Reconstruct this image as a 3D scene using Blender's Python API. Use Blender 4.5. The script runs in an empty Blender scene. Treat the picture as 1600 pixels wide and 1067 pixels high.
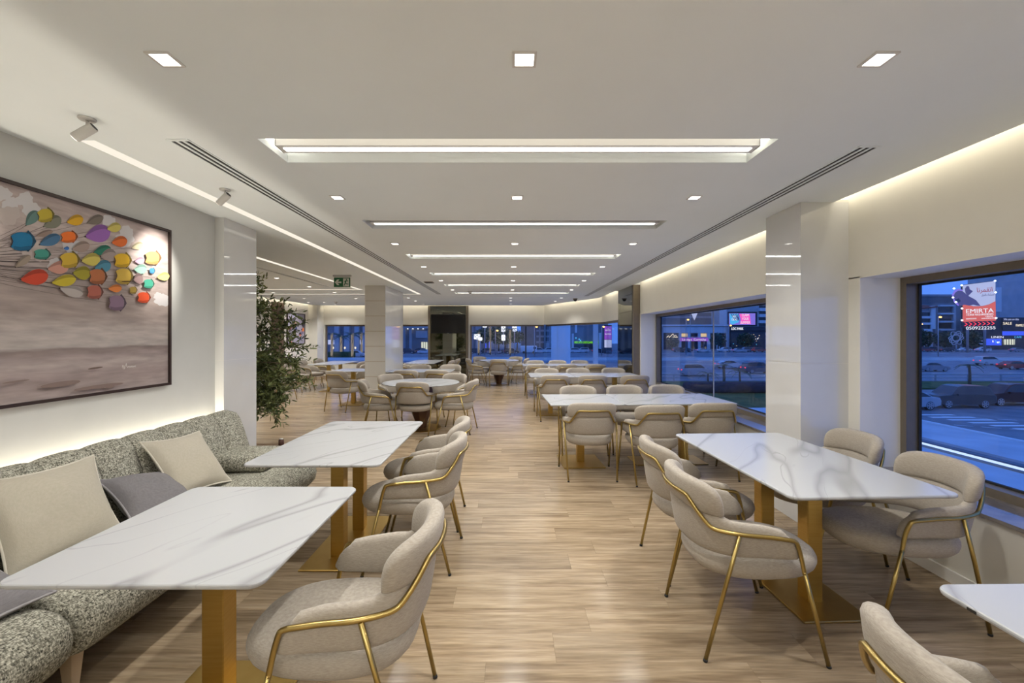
import bpy, bmesh, math, random
from mathutils import Vector, Matrix
random.seed(7)
S = bpy.context.scene
COL = S.collection
PI = math.pi

# ------------------------------------------------------------------ camera, sky, exposure
cam_d = bpy.data.cameras.new('camera')
cam = bpy.data.objects.new('camera', cam_d)
COL.objects.link(cam)
cam.location = (0, 0, 1.5)
cam.rotation_euler = (PI / 2, 0, 0)
cam_d.sensor_width = 36.0
cam_d.lens = 36.0 * 680 / 1600
cam_d.shift_x = 3 / 1600
cam_d.shift_y = -8.5 / 1600
cam_d.clip_start = 0.05
cam_d.clip_end = 900
S.camera = cam
S.view_settings.view_transform = 'Standard'
S.view_settings.look = 'None'
S.view_settings.exposure = 0.12
S.view_settings.gamma = 1.0
S.view_settings.use_curve_mapping = False
W = bpy.data.worlds.new('dusk_sky')
S.world = W
W.use_nodes = True
bg = W.node_tree.nodes['Background']
bg.inputs[0].default_value = (0.088, 0.232, 0.76, 1)
bg.inputs[1].default_value = 1.25

WARM = (1.0, 0.91, 0.74)
NEUT = (1.0, 0.985, 0.955)
P_DOWN = 8.5      # watts of one downlight
P_COVE = 7.0      # uplight hidden in a ceiling cove
P_LED = 11.0       # linear lamp in a cove
P_WASH = 3.6      # wall wash per metre group
P_SLOT = 3.6

# ------------------------------------------------------------------ materials
def nodes_of(name):
    m = bpy.data.materials.new(name)
    m.use_nodes = True
    nt = m.node_tree
    return m, nt, nt.nodes['Principled BSDF']

def mat(name, col, rough=0.5, metal=0.0, spec=0.5, emis=None, es=0.0):
    m, nt, b = nodes_of(name)
    b.inputs['Base Color'].default_value = (*col, 1)
    b.inputs['Roughness'].default_value = rough
    b.inputs['Metallic'].default_value = metal
    b.inputs['Specular IOR Level'].default_value = spec
    if emis:
        b.inputs['Emission Color'].default_value = (*emis, 1)
        b.inputs['Emission Strength'].default_value = es
    return m

def noisy(name, c1, c2, scale=8.0, rough=0.6, spec=0.4, stretch=(1, 1, 1), detail=4.0, bump=0.0, bscale=None, metal=0.0, rand=False):
    m, nt, b = nodes_of(name)
    N = nt.nodes
    L = nt.links
    tc = N.new('ShaderNodeTexCoord')
    mp = N.new('ShaderNodeMapping')
    mp.inputs['Scale'].default_value = stretch
    L.new(tc.outputs['Object'], mp.inputs['Vector'])
    nz = N.new('ShaderNodeTexNoise')
    nz.inputs['Scale'].default_value = scale
    nz.inputs['Detail'].default_value = detail
    L.new(mp.outputs['Vector'], nz.inputs['Vector'])
    mx = N.new('ShaderNodeMix')
    mx.data_type = 'RGBA'
    mx.inputs['A'].default_value = (*c1, 1)
    mx.inputs['B'].default_value = (*c2, 1)
    rp = N.new('ShaderNodeValToRGB')
    rp.color_ramp.elements[0].position = 0.32
    rp.color_ramp.elements[1].position = 0.68
    L.new(nz.outputs['Fac'], rp.inputs['Fac'])
    L.new(rp.outputs['Color'], mx.inputs['Factor'])
    L.new(mx.outputs['Result'], b.inputs['Base Color'])
    b.inputs['Roughness'].default_value = rough
    b.inputs['Specular IOR Level'].default_value = spec
    b.inputs['Metallic'].default_value = metal
    if bump:
        n2 = N.new('ShaderNodeTexNoise')
        n2.inputs['Scale'].default_value = bscale or scale * 3
        n2.inputs['Detail'].default_value = 3
        L.new(mp.outputs['Vector'], n2.inputs['Vector'])
        bp = N.new('ShaderNodeBump')
        bp.inputs['Strength'].default_value = bump
        bp.inputs['Distance'].default_value = 0.004
        L.new(n2.outputs['Fac'], bp.inputs['Height'])
        L.new(bp.outputs['Normal'], b.inputs['Normal'])
    return m

def emit(name, col, s):
    m = bpy.data.materials.new(name)
    m.use_nodes = True
    nt = m.node_tree
    nt.nodes.remove(nt.nodes['Principled BSDF'])
    e = nt.nodes.new('ShaderNodeEmission')
    e.inputs[0].default_value = (*col, 1)
    e.inputs[1].default_value = s
    nt.links.new(e.outputs[0], nt.nodes['Material Output'].inputs['Surface'])
    return m

def wood_floor(name, per_island):
    m, nt, b = nodes_of(name)
    N = nt.nodes
    L = nt.links
    geo = N.new('ShaderNodeNewGeometry')
    if per_island:
        rnd = geo.outputs['Random Per Island']
    else:
        oi = N.new('ShaderNodeObjectInfo')
        rnd = oi.outputs['Random']
    sep = N.new('ShaderNodeSeparateXYZ')
    L.new(geo.outputs['Position'], sep.inputs[0])
    mul = N.new('ShaderNodeMath'); mul.operation = 'MULTIPLY'; mul.inputs[1].default_value = 37.0
    L.new(rnd, mul.inputs[0])
    com = N.new('ShaderNodeCombineXYZ')
    ax = N.new('ShaderNodeMath'); ax.operation = 'MULTIPLY'; ax.inputs[1].default_value = 1.1
    L.new(sep.outputs['X'], ax.inputs[0])
    ay = N.new('ShaderNodeMath'); ay.operation = 'MULTIPLY'; ay.inputs[1].default_value = 15.0
    L.new(sep.outputs['Y'], ay.inputs[0])
    L.new(ax.outputs[0], com.inputs[0]); L.new(ay.outputs[0], com.inputs[1]); L.new(mul.outputs[0], com.inputs[2])
    n1 = N.new('ShaderNodeTexNoise'); n1.inputs['Scale'].default_value = 1.6; n1.inputs['Detail'].default_value = 5; n1.inputs['Roughness'].default_value = 0.6
    L.new(com.outputs[0], n1.inputs['Vector'])
    n2 = N.new('ShaderNodeTexNoise'); n2.inputs['Scale'].default_value = 6.5; n2.inputs['Detail'].default_value = 4
    L.new(com.outputs[0], n2.inputs['Vector'])
    r1 = N.new('ShaderNodeValToRGB')
    e = r1.color_ramp.elements
    e[0].position = 0.30; e[0].color = (0.185, 0.128, 0.077, 1)
    e[1].position = 0.66; e[1].color = (0.385, 0.297, 0.197, 1)
    k = e.new(0.47); k.color = (0.285, 0.21, 0.132, 1)
    L.new(n1.outputs['Fac'], r1.inputs['Fac'])
    mx = N.new('ShaderNodeMix'); mx.data_type = 'RGBA'; mx.blend_type = 'OVERLAY'; mx.inputs['Factor'].default_value = 0.35
    L.new(r1.outputs['Color'], mx.inputs['A'])
    L.new(n2.outputs['Fac'], mx.inputs['B'])
    hs = N.new('ShaderNodeHueSaturation')
    mr = N.new('ShaderNodeMapRange'); mr.inputs['To Min'].default_value = 0.88; mr.inputs['To Max'].default_value = 1.12
    L.new(rnd, mr.inputs['Value'])
    L.new(mr.outputs[0], hs.inputs['Value'])
    L.new(mx.outputs['Result'], hs.inputs['Color'])
    L.new(hs.outputs['Color'], b.inputs['Base Color'])
    b.inputs['Roughness'].default_value = 0.19
    b.inputs['Specular IOR Level'].default_value = 0.16
    return m

def marble(name, base=(0.44, 0.445, 0.45), vein=(0.27, 0.27, 0.275), rough=0.22, ang=0.97):
    m, nt, b = nodes_of(name)
    N = nt.nodes; L = nt.links
    tc = N.new('ShaderNodeTexCoord'); oi = N.new('ShaderNodeObjectInfo')
    add = N.new('ShaderNodeVectorMath'); add.operation = 'ADD'
    L.new(tc.outputs['Object'], add.inputs[0]); 
    sc = N.new('ShaderNodeMath'); sc.operation = 'MULTIPLY'; sc.inputs[1].default_value = 1.37
    L.new(oi.outputs['Object Index'], sc.inputs[0]); L.new(sc.outputs[0], add.inputs[1])
    mr_ = N.new('ShaderNodeMapping'); mr_.inputs['Rotation'].default_value = (0, 0, -ang)
    L.new(add.outputs[0], mr_.inputs['Vector'])
    mp = N.new('ShaderNodeMapping'); mp.inputs['Scale'].default_value = (0.42, 1.75, 1)
    L.new(mr_.outputs[0], mp.inputs['Vector'])
    def vein_of(scale, width, det):
        nz = N.new('ShaderNodeTexNoise'); nz.inputs['Scale'].default_value = scale; nz.inputs['Detail'].default_value = det; nz.inputs['Roughness'].default_value = 0.5
        nz.inputs['Distortion'].default_value = 0.12
        L.new(mp.outputs[0], nz.inputs['Vector'])
        s = N.new('ShaderNodeMath'); s.operation = 'SUBTRACT'; s.inputs[1].default_value = 0.5
        L.new(nz.outputs['Fac'], s.inputs[0])
        a = N.new('ShaderNodeMath'); a.operation = 'ABSOLUTE'; L.new(s.outputs[0], a.inputs[0])
        r = N.new('ShaderNodeMapRange'); r.inputs['From Min'].default_value = 0.0; r.inputs['From Max'].default_value = width
        r.inputs['To Min'].default_value = 1.0; r.inputs['To Max'].default_value = 0.0
        L.new(a.outputs[0], r.inputs['Value'])
        p = N.new('ShaderNodeMath'); p.operation = 'POWER'; p.inputs[1].default_value = 1.7
        L.new(r.outputs[0], p.inputs[0])
        return p.outputs[0]
    v1 = vein_of(1.15, 0.026, 2.2)
    v2 = vein_of(2.6, 0.010, 1.6)
    ms = N.new('ShaderNodeTexNoise'); ms.inputs['Scale'].default_value = 1.3; L.new(mp.outputs[0], ms.inputs['Vector'])
    mr = N.new('ShaderNodeMapRange'); mr.inputs['From Min'].default_value = 0.42; mr.inputs['From Max'].default_value = 0.62
    L.new(ms.outputs['Fac'], mr.inputs['Value'])
    v2m = N.new('ShaderNodeMath'); v2m.operation = 'MULTIPLY'; L.new(v2, v2m.inputs[0]); L.new(mr.outputs[0], v2m.inputs[1])
    mxv = N.new('ShaderNodeMath'); mxv.operation = 'MAXIMUM'; L.new(v1, mxv.inputs[0]); L.new(v2m.outputs[0], mxv.inputs[1])
    ml = N.new('ShaderNodeMath'); ml.operation = 'MULTIPLY'; ml.inputs[1].default_value = 0.8
    L.new(mxv.outputs[0], ml.inputs[0])
    mx = N.new('ShaderNodeMix'); mx.data_type = 'RGBA'
    mx.inputs['A'].default_value = (*base, 1); mx.inputs['B'].default_value = (*vein, 1)
    L.new(ml.outputs[0], mx.inputs['Factor']); L.new(mx.outputs['Result'], b.inputs['Base Color'])
    b.inputs['Roughness'].default_value = rough
    return m

def tweed(name):
    m, nt, b = nodes_of(name)
    N = nt.nodes; L = nt.links
    tc = N.new('ShaderNodeTexCoord')
    vals = []
    for st, off in (((230, 140, 230), 0.0), ((115, 310, 115), 0.37)):
        mp = N.new('ShaderNodeMapping'); mp.inputs['Scale'].default_value = st; mp.inputs['Location'].default_value = (off, off, off)
        L.new(tc.outputs['Object'], mp.inputs['Vector'])
        fl_ = N.new('ShaderNodeVectorMath'); fl_.operation = 'FLOOR'
        L.new(mp.outputs[0], fl_.inputs[0])
        wn = N.new('ShaderNodeTexWhiteNoise'); wn.noise_dimensions = '3D'
        L.new(fl_.outputs[0], wn.inputs['Vector'])
        vals.append(wn.outputs['Value'])
    mp2 = N.new('ShaderNodeMapping'); mp2.inputs['Scale'].default_value = (130, 12, 130)
    L.new(tc.outputs['Object'], mp2.inputs['Vector'])
    nz = N.new('ShaderNodeTexNoise'); nz.inputs['Scale'].default_value = 1.0; nz.inputs['Detail'].default_value = 1.0
    L.new(mp2.outputs[0], nz.inputs['Vector'])
    ad = N.new('ShaderNodeMath'); ad.operation = 'ADD'
    L.new(vals[0], ad.inputs[0]); L.new(vals[1], ad.inputs[1])
    a2 = N.new('ShaderNodeMath'); a2.operation = 'MULTIPLY_ADD'; a2.inputs[1].default_value = 0.9
    L.new(nz.outputs['Fac'], a2.inputs[0]); L.new(ad.outputs[0], a2.inputs[2])
    hv = N.new('ShaderNodeMath'); hv.operation = 'MULTIPLY'; hv.inputs[1].default_value = 0.35
    L.new(a2.outputs[0], hv.inputs[0])
    rp = N.new('ShaderNodeValToRGB')
    e = rp.color_ramp.elements
    e[0].position = 0.20; e[0].color = (0.05, 0.049, 0.04, 1)
    e[1].position = 0.80; e[1].color = (0.62, 0.60, 0.50, 1)
    e.new(0.48).color = (0.25, 0.24, 0.192, 1)
    L.new(hv.outputs[0], rp.inputs['Fac'])
    L.new(rp.outputs['Color'], b.inputs['Base Color'])
    b.inputs['Roughness'].default_value = 0.9
    b.inputs['Specular IOR Level'].default_value = 0.15
    bp = N.new('ShaderNodeBump'); bp.inputs['Strength'].default_value = 0.4; bp.inputs['Distance'].default_value = 0.003
    L.new(hv.outputs[0], bp.inputs['Height']); L.new(bp.outputs['Normal'], b.inputs['Normal'])
    return m

def fabric(name, c1, c2):
    m, nt, b = nodes_of(name)
    N = nt.nodes; L = nt.links
    tc = N.new('ShaderNodeTexCoord')
    mp = N.new('ShaderNodeMapping'); mp.inputs['Scale'].default_value = (110, 110, 700)
    L.new(tc.outputs['Object'], mp.inputs['Vector'])
    nz = N.new('ShaderNodeTexNoise'); nz.inputs['Scale'].default_value = 0.6; nz.inputs['Detail'].default_value = 3
    L.new(mp.outputs[0], nz.inputs['Vector'])
    mx = N.new('ShaderNodeMix'); mx.data_type = 'RGBA'
    mx.inputs['A'].default_value = (*c1, 1); mx.inputs['B'].default_value = (*c2, 1)
    rp = N.new('ShaderNodeMapRange'); rp.inputs['From Min'].default_value = 0.33; rp.inputs['From Max'].default_value = 0.67
    L.new(nz.outputs['Fac'], rp.inputs['Value']); L.new(rp.outputs[0], mx.inputs['Factor'])
    L.new(mx.outputs['Result'], b.inputs['Base Color'])
    b.inputs['Roughness'].default_value = 0.92
    b.inputs['Specular IOR Level'].default_value = 0.12
    b.inputs['Sheen Weight'].default_value = 0.15
    n3 = N.new('ShaderNodeTexNoise'); n3.inputs['Scale'].default_value = 420; n3.inputs['Detail'].default_value = 1
    L.new(tc.outputs['Object'], n3.inputs['Vector'])
    bp = N.new('ShaderNodeBump'); bp.inputs['Strength'].default_value = 0.35; bp.inputs['Distance'].default_value = 0.0015
    L.new(n3.outputs['Fac'], bp.inputs['Height']); L.new(bp.outputs['Normal'], b.inputs['Normal'])
    return m

def objcolor(name, rough=0.6, spec=0.3):
    m, nt, b = nodes_of(name)
    oi = nt.nodes.new('ShaderNodeObjectInfo')
    nt.links.new(oi.outputs['Color'], b.inputs['Base Color'])
    b.inputs['Roughness'].default_value = rough
    b.inputs['Specular IOR Level'].default_value = spec
    return m

def glass(name, tint=(0.94, 0.96, 1.0)):
    m = bpy.data.materials.new(name); m.use_nodes = True
    nt = m.node_tree; nt.nodes.remove(nt.nodes['Principled BSDF'])
    t = nt.nodes.new('ShaderNodeBsdfTransparent'); t.inputs[0].default_value = (*tint, 1)
    g = nt.nodes.new('ShaderNodeBsdfGlossy'); g.inputs['Roughness'].default_value = 0.0
    lw = nt.nodes.new('ShaderNodeLayerWeight'); lw.inputs[0].default_value = 0.5
    pw = nt.nodes.new('ShaderNodeMath'); pw.operation = 'POWER'; pw.inputs[1].default_value = 4.5
    f = nt.nodes.new('ShaderNodeMath'); f.operation = 'MULTIPLY_ADD'; f.inputs[1].default_value = 0.6; f.inputs[2].default_value = 0.03
    nt.links.new(lw.outputs['Facing'], pw.inputs[0]); nt.links.new(pw.outputs[0], f.inputs[0])
    x = nt.nodes.new('ShaderNodeMixShader')
    nt.links.new(f.outputs[0], x.inputs[0]); nt.links.new(t.outputs[0], x.inputs[1]); nt.links.new(g.outputs[0], x.inputs[2])
    nt.links.new(x.outputs[0], nt.nodes['Material Output'].inputs['Surface'])
    return m

M = {
    'paint': noisy('ceiling_paint', (0.835, 0.88, 0.90), (0.85, 0.895, 0.915), 3, 0.75, 0.2),
    'wall': noisy('cream_wallpaint', (0.78, 0.75, 0.665), (0.80, 0.77, 0.685), 5, 0.7, 0.25, bump=0.05, bscale=90),
    'wallw': noisy('white_wallpaint', (0.54, 0.54, 0.515), (0.56, 0.56, 0.535), 5, 0.7, 0.25, bump=0.05, bscale=90),
    'reveal': noisy('reveal_paint', (0.84, 0.82, 0.77), (0.86, 0.84, 0.79), 5, 0.55, 0.3),
    'gloss': noisy('polished_white_stone', (0.62, 0.62, 0.61), (0.66, 0.66, 0.65), 2.2, 0.03, 1.0),
    'stone': noisy('cream_stone', (0.68, 0.65, 0.59), (0.72, 0.69, 0.63), 2.5, 0.3, 0.4),
    'bronze': noisy('bronze_aluminium', (0.20, 0.165, 0.12), (0.22, 0.18, 0.13), 20, 0.42, 0.4, metal=0.35),
    'brass': noisy('brushed_brass', (0.50, 0.335, 0.10), (0.54, 0.37, 0.12), 9, 0.33, 0.5, stretch=(1, 1, 14), metal=1.0),
    'gold': noisy('chair_gold', (0.43, 0.32, 0.115), (0.47, 0.35, 0.13), 30, 0.30, 0.5, metal=1.0),
    'plank': wood_floor('wood_plank', False),
    'plankf': wood_floor('wood_plank_field', True),
    'sub': mat('subfloor', (0.36, 0.27, 0.18), 0.8),
    'marble': marble('white_marble'),
    'tweed': tweed('grey_tweed'),
    'fabric': fabric('taupe_fabric', (0.325, 0.285, 0.235), (0.415, 0.368, 0.308)),
    'cush': fabric('beige_cushion', (0.42, 0.385, 0.305), (0.455, 0.415, 0.335)),
    'cushg': fabric('grey_cushion', (0.165, 0.155, 0.16), (0.20, 0.19, 0.195)),
    'piping': mat('cushion_piping', (0.60, 0.56, 0.47), 0.8),
    'pipingg': mat('grey_piping', (0.30, 0.285, 0.29), 0.8),
    'darkwood': noisy('dark_walnut', (0.055, 0.022, 0.014), (0.10, 0.042, 0.026), 6, 0.35, 0.5, stretch=(1, 1, 0.15)),
    'oak': noisy('light_oak', (0.42, 0.31, 0.20), (0.55, 0.42, 0.28), 7, 0.45, 0.4, stretch=(1, 1, 0.1)),
    'slatwood': noisy('slat_walnut', (0.16, 0.105, 0.065), (0.24, 0.16, 0.10), 7, 0.5, 0.4, stretch=(1, 1, 0.1)),
    'base': noisy('tan_skirting', (0.42, 0.32, 0.21), (0.50, 0.39, 0.27), 5, 0.35, 0.4, stretch=(0.3, 0.3, 3)),
    'black': mat('black', (0.012, 0.012, 0.012), 0.5),
    'rubber': mat('black_rubber', (0.02, 0.02, 0.02), 0.7),
    'tv': mat('screen_black', (0.006, 0.006, 0.007), 0.16),
    'mirror': mat('smoked_mirror', (0.20, 0.205, 0.165), 0.03, 1.0),
    'white': mat('white_metal', (0.68, 0.67, 0.66), 0.45),
    'whitecan': mat('white_lamp_body', (0.56, 0.55, 0.53), 0.5),
    'sill': noisy('dark_marble_sill', (0.10, 0.09, 0.085), (0.28, 0.25, 0.23), 4, 0.06, 0.6),
    'framewood': mat('dark_picture_frame', (0.035, 0.018, 0.013), 0.4),
    'glass': glass('window_glass'),
    'panel': emit('downlight_panel', (1.0, 0.95, 0.87), 5.0),
    'led': emit('led_lens', (1.0, 0.95, 0.87), 3.2),
    'slotled': emit('slot_diffuser', (1.0, 0.92, 0.78), 0.92),
    'print': objcolor('painted_print', 0.55, 0.3),
    'bark': noisy('bark', (0.12, 0.085, 0.06), (0.22, 0.17, 0.12), 14, 0.9, 0.1),
    'soil': noisy('soil', (0.03, 0.022, 0.016), (0.07, 0.05, 0.035), 25, 0.95, 0.05),
}

def leafmat(name, c1, c2):
    m, nt, b = nodes_of(name)
    N = nt.nodes; L = nt.links
    geo = N.new('ShaderNodeNewGeometry')
    mx = N.new('ShaderNodeMix'); mx.data_type = 'RGBA'
    mx.inputs['A'].default_value = (*c1, 1); mx.inputs['B'].default_value = (*c2, 1)
    L.new(geo.outputs['Random Per Island'], mx.inputs['Factor'])
    L.new(mx.outputs['Result'], b.inputs['Base Color'])
    b.inputs['Roughness'].default_value = 0.5
    b.inputs['Specular IOR Level'].default_value = 0.35
    return m
M['leaf'] = leafmat('olive_leaf', (0.03, 0.05, 0.014), (0.22, 0.26, 0.09))
M['palmleaf'] = leafmat('palm_leaf', (0.02, 0.05, 0.03), (0.07, 0.13, 0.07))

# ------------------------------------------------------------------ object helpers
LABELS = {}
def tag(o, label, cat, group=None, shared=False):
    n = len(label.split())
    assert 4 <= n <= 16, (n, label)
    if label in LABELS and not shared:
        print('DUPLICATE LABEL', label)
    LABELS[label] = 1
    o['label'] = label
    o['category'] = cat
    if group:
        o['group'] = group
    return o

def link(o, parent=None):
    COL.objects.link(o)
    if parent is not None:
        o.parent = parent
    return o

def empty(name, loc=(0, 0, 0), rz=0.0):
    o = bpy.data.objects.new(name, None)
    o.empty_display_size = 0.1
    link(o)
    o.location = loc
    o.rotation_euler = (0, 0, rz)
    return o

def thing(name, label, cat, loc=(0, 0, 0), rz=0.0, group=None):
    return tag(empty(name, loc, rz), label, cat, group)

def copy_tree(o, parent=None):
    c = o.copy()
    COL.objects.link(c)
    if parent is not None:
        c.parent = parent
    for ch in KIDS(o):
        copy_tree(ch, c)
    return c
def KIDS(o):
    return [x for x in o.children]

class MB:
    def __init__(s):
        s.v = []; s.f = []; s.sm = []
    def add(s, vs, fs, smooth=False):
        b = len(s.v)
        s.v += [tuple(p) for p in vs]
        s.f += [tuple(i + b for i in f) for f in fs]
        s.sm += [smooth] * len(fs)
        return s
    def box(s, x0, x1, y0, y1, z0, z1):
        vs = [(x0, y0, z0), (x1, y0, z0), (x1, y1, z0), (x0, y1, z0), (x0, y0, z1), (x1, y0, z1), (x1, y1, z1), (x0, y1, z1)]
        return s.add(vs, [(0, 3, 2, 1), (4, 5, 6, 7), (0, 1, 5, 4), (1, 2, 6, 5), (2, 3, 7, 6), (3, 0, 4, 7)])
    def prism(s, pts, z0, z1, smooth=False):
        n = len(pts)
        vs = [(x, y, z0) for x, y in pts] + [(x, y, z1) for x, y in pts]
        fs = [tuple(range(n - 1, -1, -1)), tuple(range(n, 2 * n))]
        s.add(vs, fs)
        b = len(s.v) - 2 * n
        for i in range(n):
            j = (i + 1) % n
            s.f.append((b + i, b + j, b + n + j, b + n + i)); s.sm.append(smooth)
        return s
    def seg(s, p0, p1, z0, z1, t):
        """wall piece from p0 to p1, thickness t to the right hand side of the direction"""
        dx, dy = p1[0] - p0[0], p1[1] - p0[1]
        l = math.hypot(dx, dy)
        nx, ny = dy / l * t, -dx / l * t
        q = [p0, p1, (p1[0] + nx, p1[1] + ny), (p0[0] + nx, p0[1] + ny)]
        return s.prism(q if t < 0 else q[::-1], z0, z1)
    def loft(s, rings, closed=True, caps=True, smooth=True):
        n = len(rings[0])
        b = len(s.v)
        for r in rings:
            s.v += [tuple(p) for p in r]
        for i in range(len(rings) - 1):
            for j in range(n if closed else n - 1):
                k = (j + 1) % n
                s.f.append((b + i * n + j, b + i * n + k, b + (i + 1) * n + k, b + (i + 1) * n + j)); s.sm.append(smooth)
        if caps and closed:
            s.f.append(tuple(b + j for j in range(n - 1, -1, -1))); s.sm.append(False)
            s.f.append(tuple(b + (len(rings) - 1) * n + j for j in range(n))); s.sm.append(False)
        return s
    def tube(s, pts, r, n=8, smooth=True):
        pts = [Vector(p) for p in pts]
        rs = r if isinstance(r, (list, tuple)) else [r] * len(pts)
        rings = []
        up = None
        for i, p in enumerate(pts):
            if i == 0: d = pts[1] - p
            elif i == len(pts) - 1: d = p - pts[i - 1]
            else: d = (pts[i + 1] - pts[i - 1])
            d.normalize()
            if up is None:
                up = Vector((0, 0, 1)) if abs(d.z) < 0.9 else Vector((1, 0, 0))
            a = d.cross(up)
            if a.length < 1e-4: a = d.cross(Vector((0.3, 1, 0.2)))
            a.normalize()
            bb = a.cross(d); bb.normalize()
            up = bb
            rings.append([p + (a * math.cos(2 * PI * k / n) + bb * math.sin(2 * PI * k / n)) * rs[i] for k in range(n)])
        return s.loft(rings, smooth=smooth)
    def lathe(s, prof, n=24, c=(0, 0), smooth=True):
        rings = []
        for r, z in prof:
            rings.append([(c[0] + r * math.cos(2 * PI * k / n), c[1] + r * math.sin(2 * PI * k / n), z) for k in range(n)])
        return s.loft(rings, smooth=smooth)
    def build(s, name, m, parent=None, kind=None, auto=None):
        me = bpy.data.meshes.new(name)
        me.from_pydata(s.v, [], s.f)
        me.polygons.foreach_set('use_smooth', s.sm)
        if m is not None:
            me.materials.append(m)
        me.update()
        o = bpy.data.objects.new(name, me)
        link(o, parent)
        if kind: o['kind'] = kind
        return o

def fixn(o):
    bm = bmesh.new(); bm.from_mesh(o.data)
    bmesh.ops.recalc_face_normals(bm, faces=bm.faces)
    bm.to_mesh(o.data); bm.free()
    return o

def rbox(name, x0, x1, y0, y1, z0, z1, r, m, parent=None, seg=3, smooth=True):
    bm = bmesh.new()
    bmesh.ops.create_cube(bm, size=1)
    for v in bm.verts:
        v.co = Vector(((x0 + x1) / 2 + v.co.x * (x1 - x0), (y0 + y1) / 2 + v.co.y * (y1 - y0), (z0 + z1) / 2 + v.co.z * (z1 - z0)))
    bmesh.ops.bevel(bm, geom=bm.edges[:], offset=r, segments=seg, profile=0.5, affect='EDGES')
    for f in bm.faces: f.smooth = smooth
    me = bpy.data.meshes.new(name); bm.to_mesh(me); bm.free()
    me.materials.append(m)
    o = bpy.data.objects.new(name, me)
    return link(o, parent)

def struct(o):
    o['kind'] = 'structure'
    return o

def area(name, loc, size, power, color=NEUT, rot=(0, 0, 0), parent=None, spread=None):
    l = bpy.data.lights.new(name, 'AREA')
    l.shape = 'RECTANGLE'
    l.size, l.size_y = size
    l.energy = power
    l.color = color
    if spread: l.spread = spread
    o = bpy.data.objects.new(name, l)
    link(o, parent)
    o.location = loc
    o.rotation_euler = rot
    return o

def text(body, loc, size, m, parent, width=None, rot=(PI / 2, 0, 0), ext=0.01, align='CENTER', name='lettering', font=None):
    c = bpy.data.curves.new(name, 'FONT')
    c.body = body; c.size = size; c.extrude = ext
    c.align_x = align; c.align_y = 'CENTER'
    c.resolution_u = 3
    c.materials.append(m)
    o = bpy.data.objects.new(name, c)
    link(o, parent)
    o.location = loc; o.rotation_euler = rot
    if width:
        bpy.context.view_layer.update()
        w = o.dimensions.x
        k = width / w if w > 1e-4 else 1.0
    else:
        k = 1.0
        bpy.context.view_layer.update()
    dg = bpy.context.evaluated_depsgraph_get()
    me = bpy.data.meshes.new_from_object(o.evaluated_get(dg))
    me.name = name
    bpy.data.objects.remove(o, do_unlink=True)
    bpy.data.curves.remove(c)
    for v in me.vertices: v.co.x *= k
    if not me.materials: me.materials.append(m)
    o = bpy.data.objects.new(name, me)
    link(o, parent)
    o.location = loc; o.rotation_euler = rot
    return o
# ------------------------------------------------------------------ room shell
ZC, ZH, ZS, ZHF = 2.565, 1.95, 0.495, 1.90
COVES = [(2.35 + 1.66 * i) for i in range(6)] + [0.69, -0.97, -2.6]

# ceiling with real recesses
def ceiling_mesh(name, X0, X1, Y0, Y1, z, holes, m):
    xs = sorted({X0, X1, *[h[0] for h in holes], *[h[1] for h in holes]})
    ys = sorted({Y0, Y1, *[h[2] for h in holes], *[h[3] for h in holes]})
    def depth(i, j):
        if i < 0 or j < 0 or i >= len(xs) - 1 or j >= len(ys) - 1: return None
        cx, cy = (xs[i] + xs[i + 1]) / 2, (ys[j] + ys[j + 1]) / 2
        for h in holes:
            if h[0] < cx < h[1] and h[2] < cy < h[3]: return h[4]
        return 0.0
    mb = MB()
    for i in range(len(xs) - 1):
        for j in range(len(ys) - 1):
            d = depth(i, j)
            x0, x1, y0, y1 = xs[i], xs[i + 1], ys[j], ys[j + 1]
            mb.add([(x0, y0, z + d), (x1, y0, z + d), (x1, y1, z + d), (x0, y1, z + d)], [(0, 3, 2, 1)])
            e = depth(i + 1, j)
            if e is not None and abs(e - d) > 1e-6:
                mb.add([(x1, y0, z + d), (x1, y1, z + d), (x1, y1, z + e), (x1, y0, z + e)], [(0, 1, 2, 3)])
            e = depth(i, j + 1)
            if e is not None and abs(e - d) > 1e-6:
                mb.add([(x0, y1, z + d), (x1, y1, z + d), (x1, y1, z + e), (x0, y1, z + e)], [(0, 1, 2, 3)])
    return mb.build(name, m)

holes = [(-1.365, 1.45, y, y + 0.32, 0.17) for y in COVES]
holes += [(-1.860, -1.742, 2.36, 11.1, 0.08), (1.958, 2.082, 2.44, 11.6, 0.08)]
holes += [(-2.345, -2.262, 2.37, 11.1, 0.07), (-6.4, -2.345, 11.02, 11.1, 0.07)]
holes += [(-3.475, -3.395, 4.7, 10.0, 0.07), (-6.4, -3.475, 9.93, 10.0, 0.07)]
holes += [(-3.98, -3.87, 4.7, 9.4, 0.08)]
holes += [(2.575, 2.69, -2.9, 9.0, 0.15), (2.49, 2.62, 10.3, 11.78, 0.15)]
struct(ceiling_mesh('ceiling', -6.9, 2.69, -3.0, 11.78, ZC, holes, M['paint']))
mb = MB().prism([(-6.78, 11.805), (2.50, 11.805), (2.47, 12.25), (1.12, 15.15), (-6.78, 15.15)], ZC, ZC + 0.1)
struct(mb.build('ceiling_far', M['paint']))
struct(MB().box(-7.2, 3.3, -3.3, 15.8, 2.78, 2.85).build('ceiling_lid', M['paint']))

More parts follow.
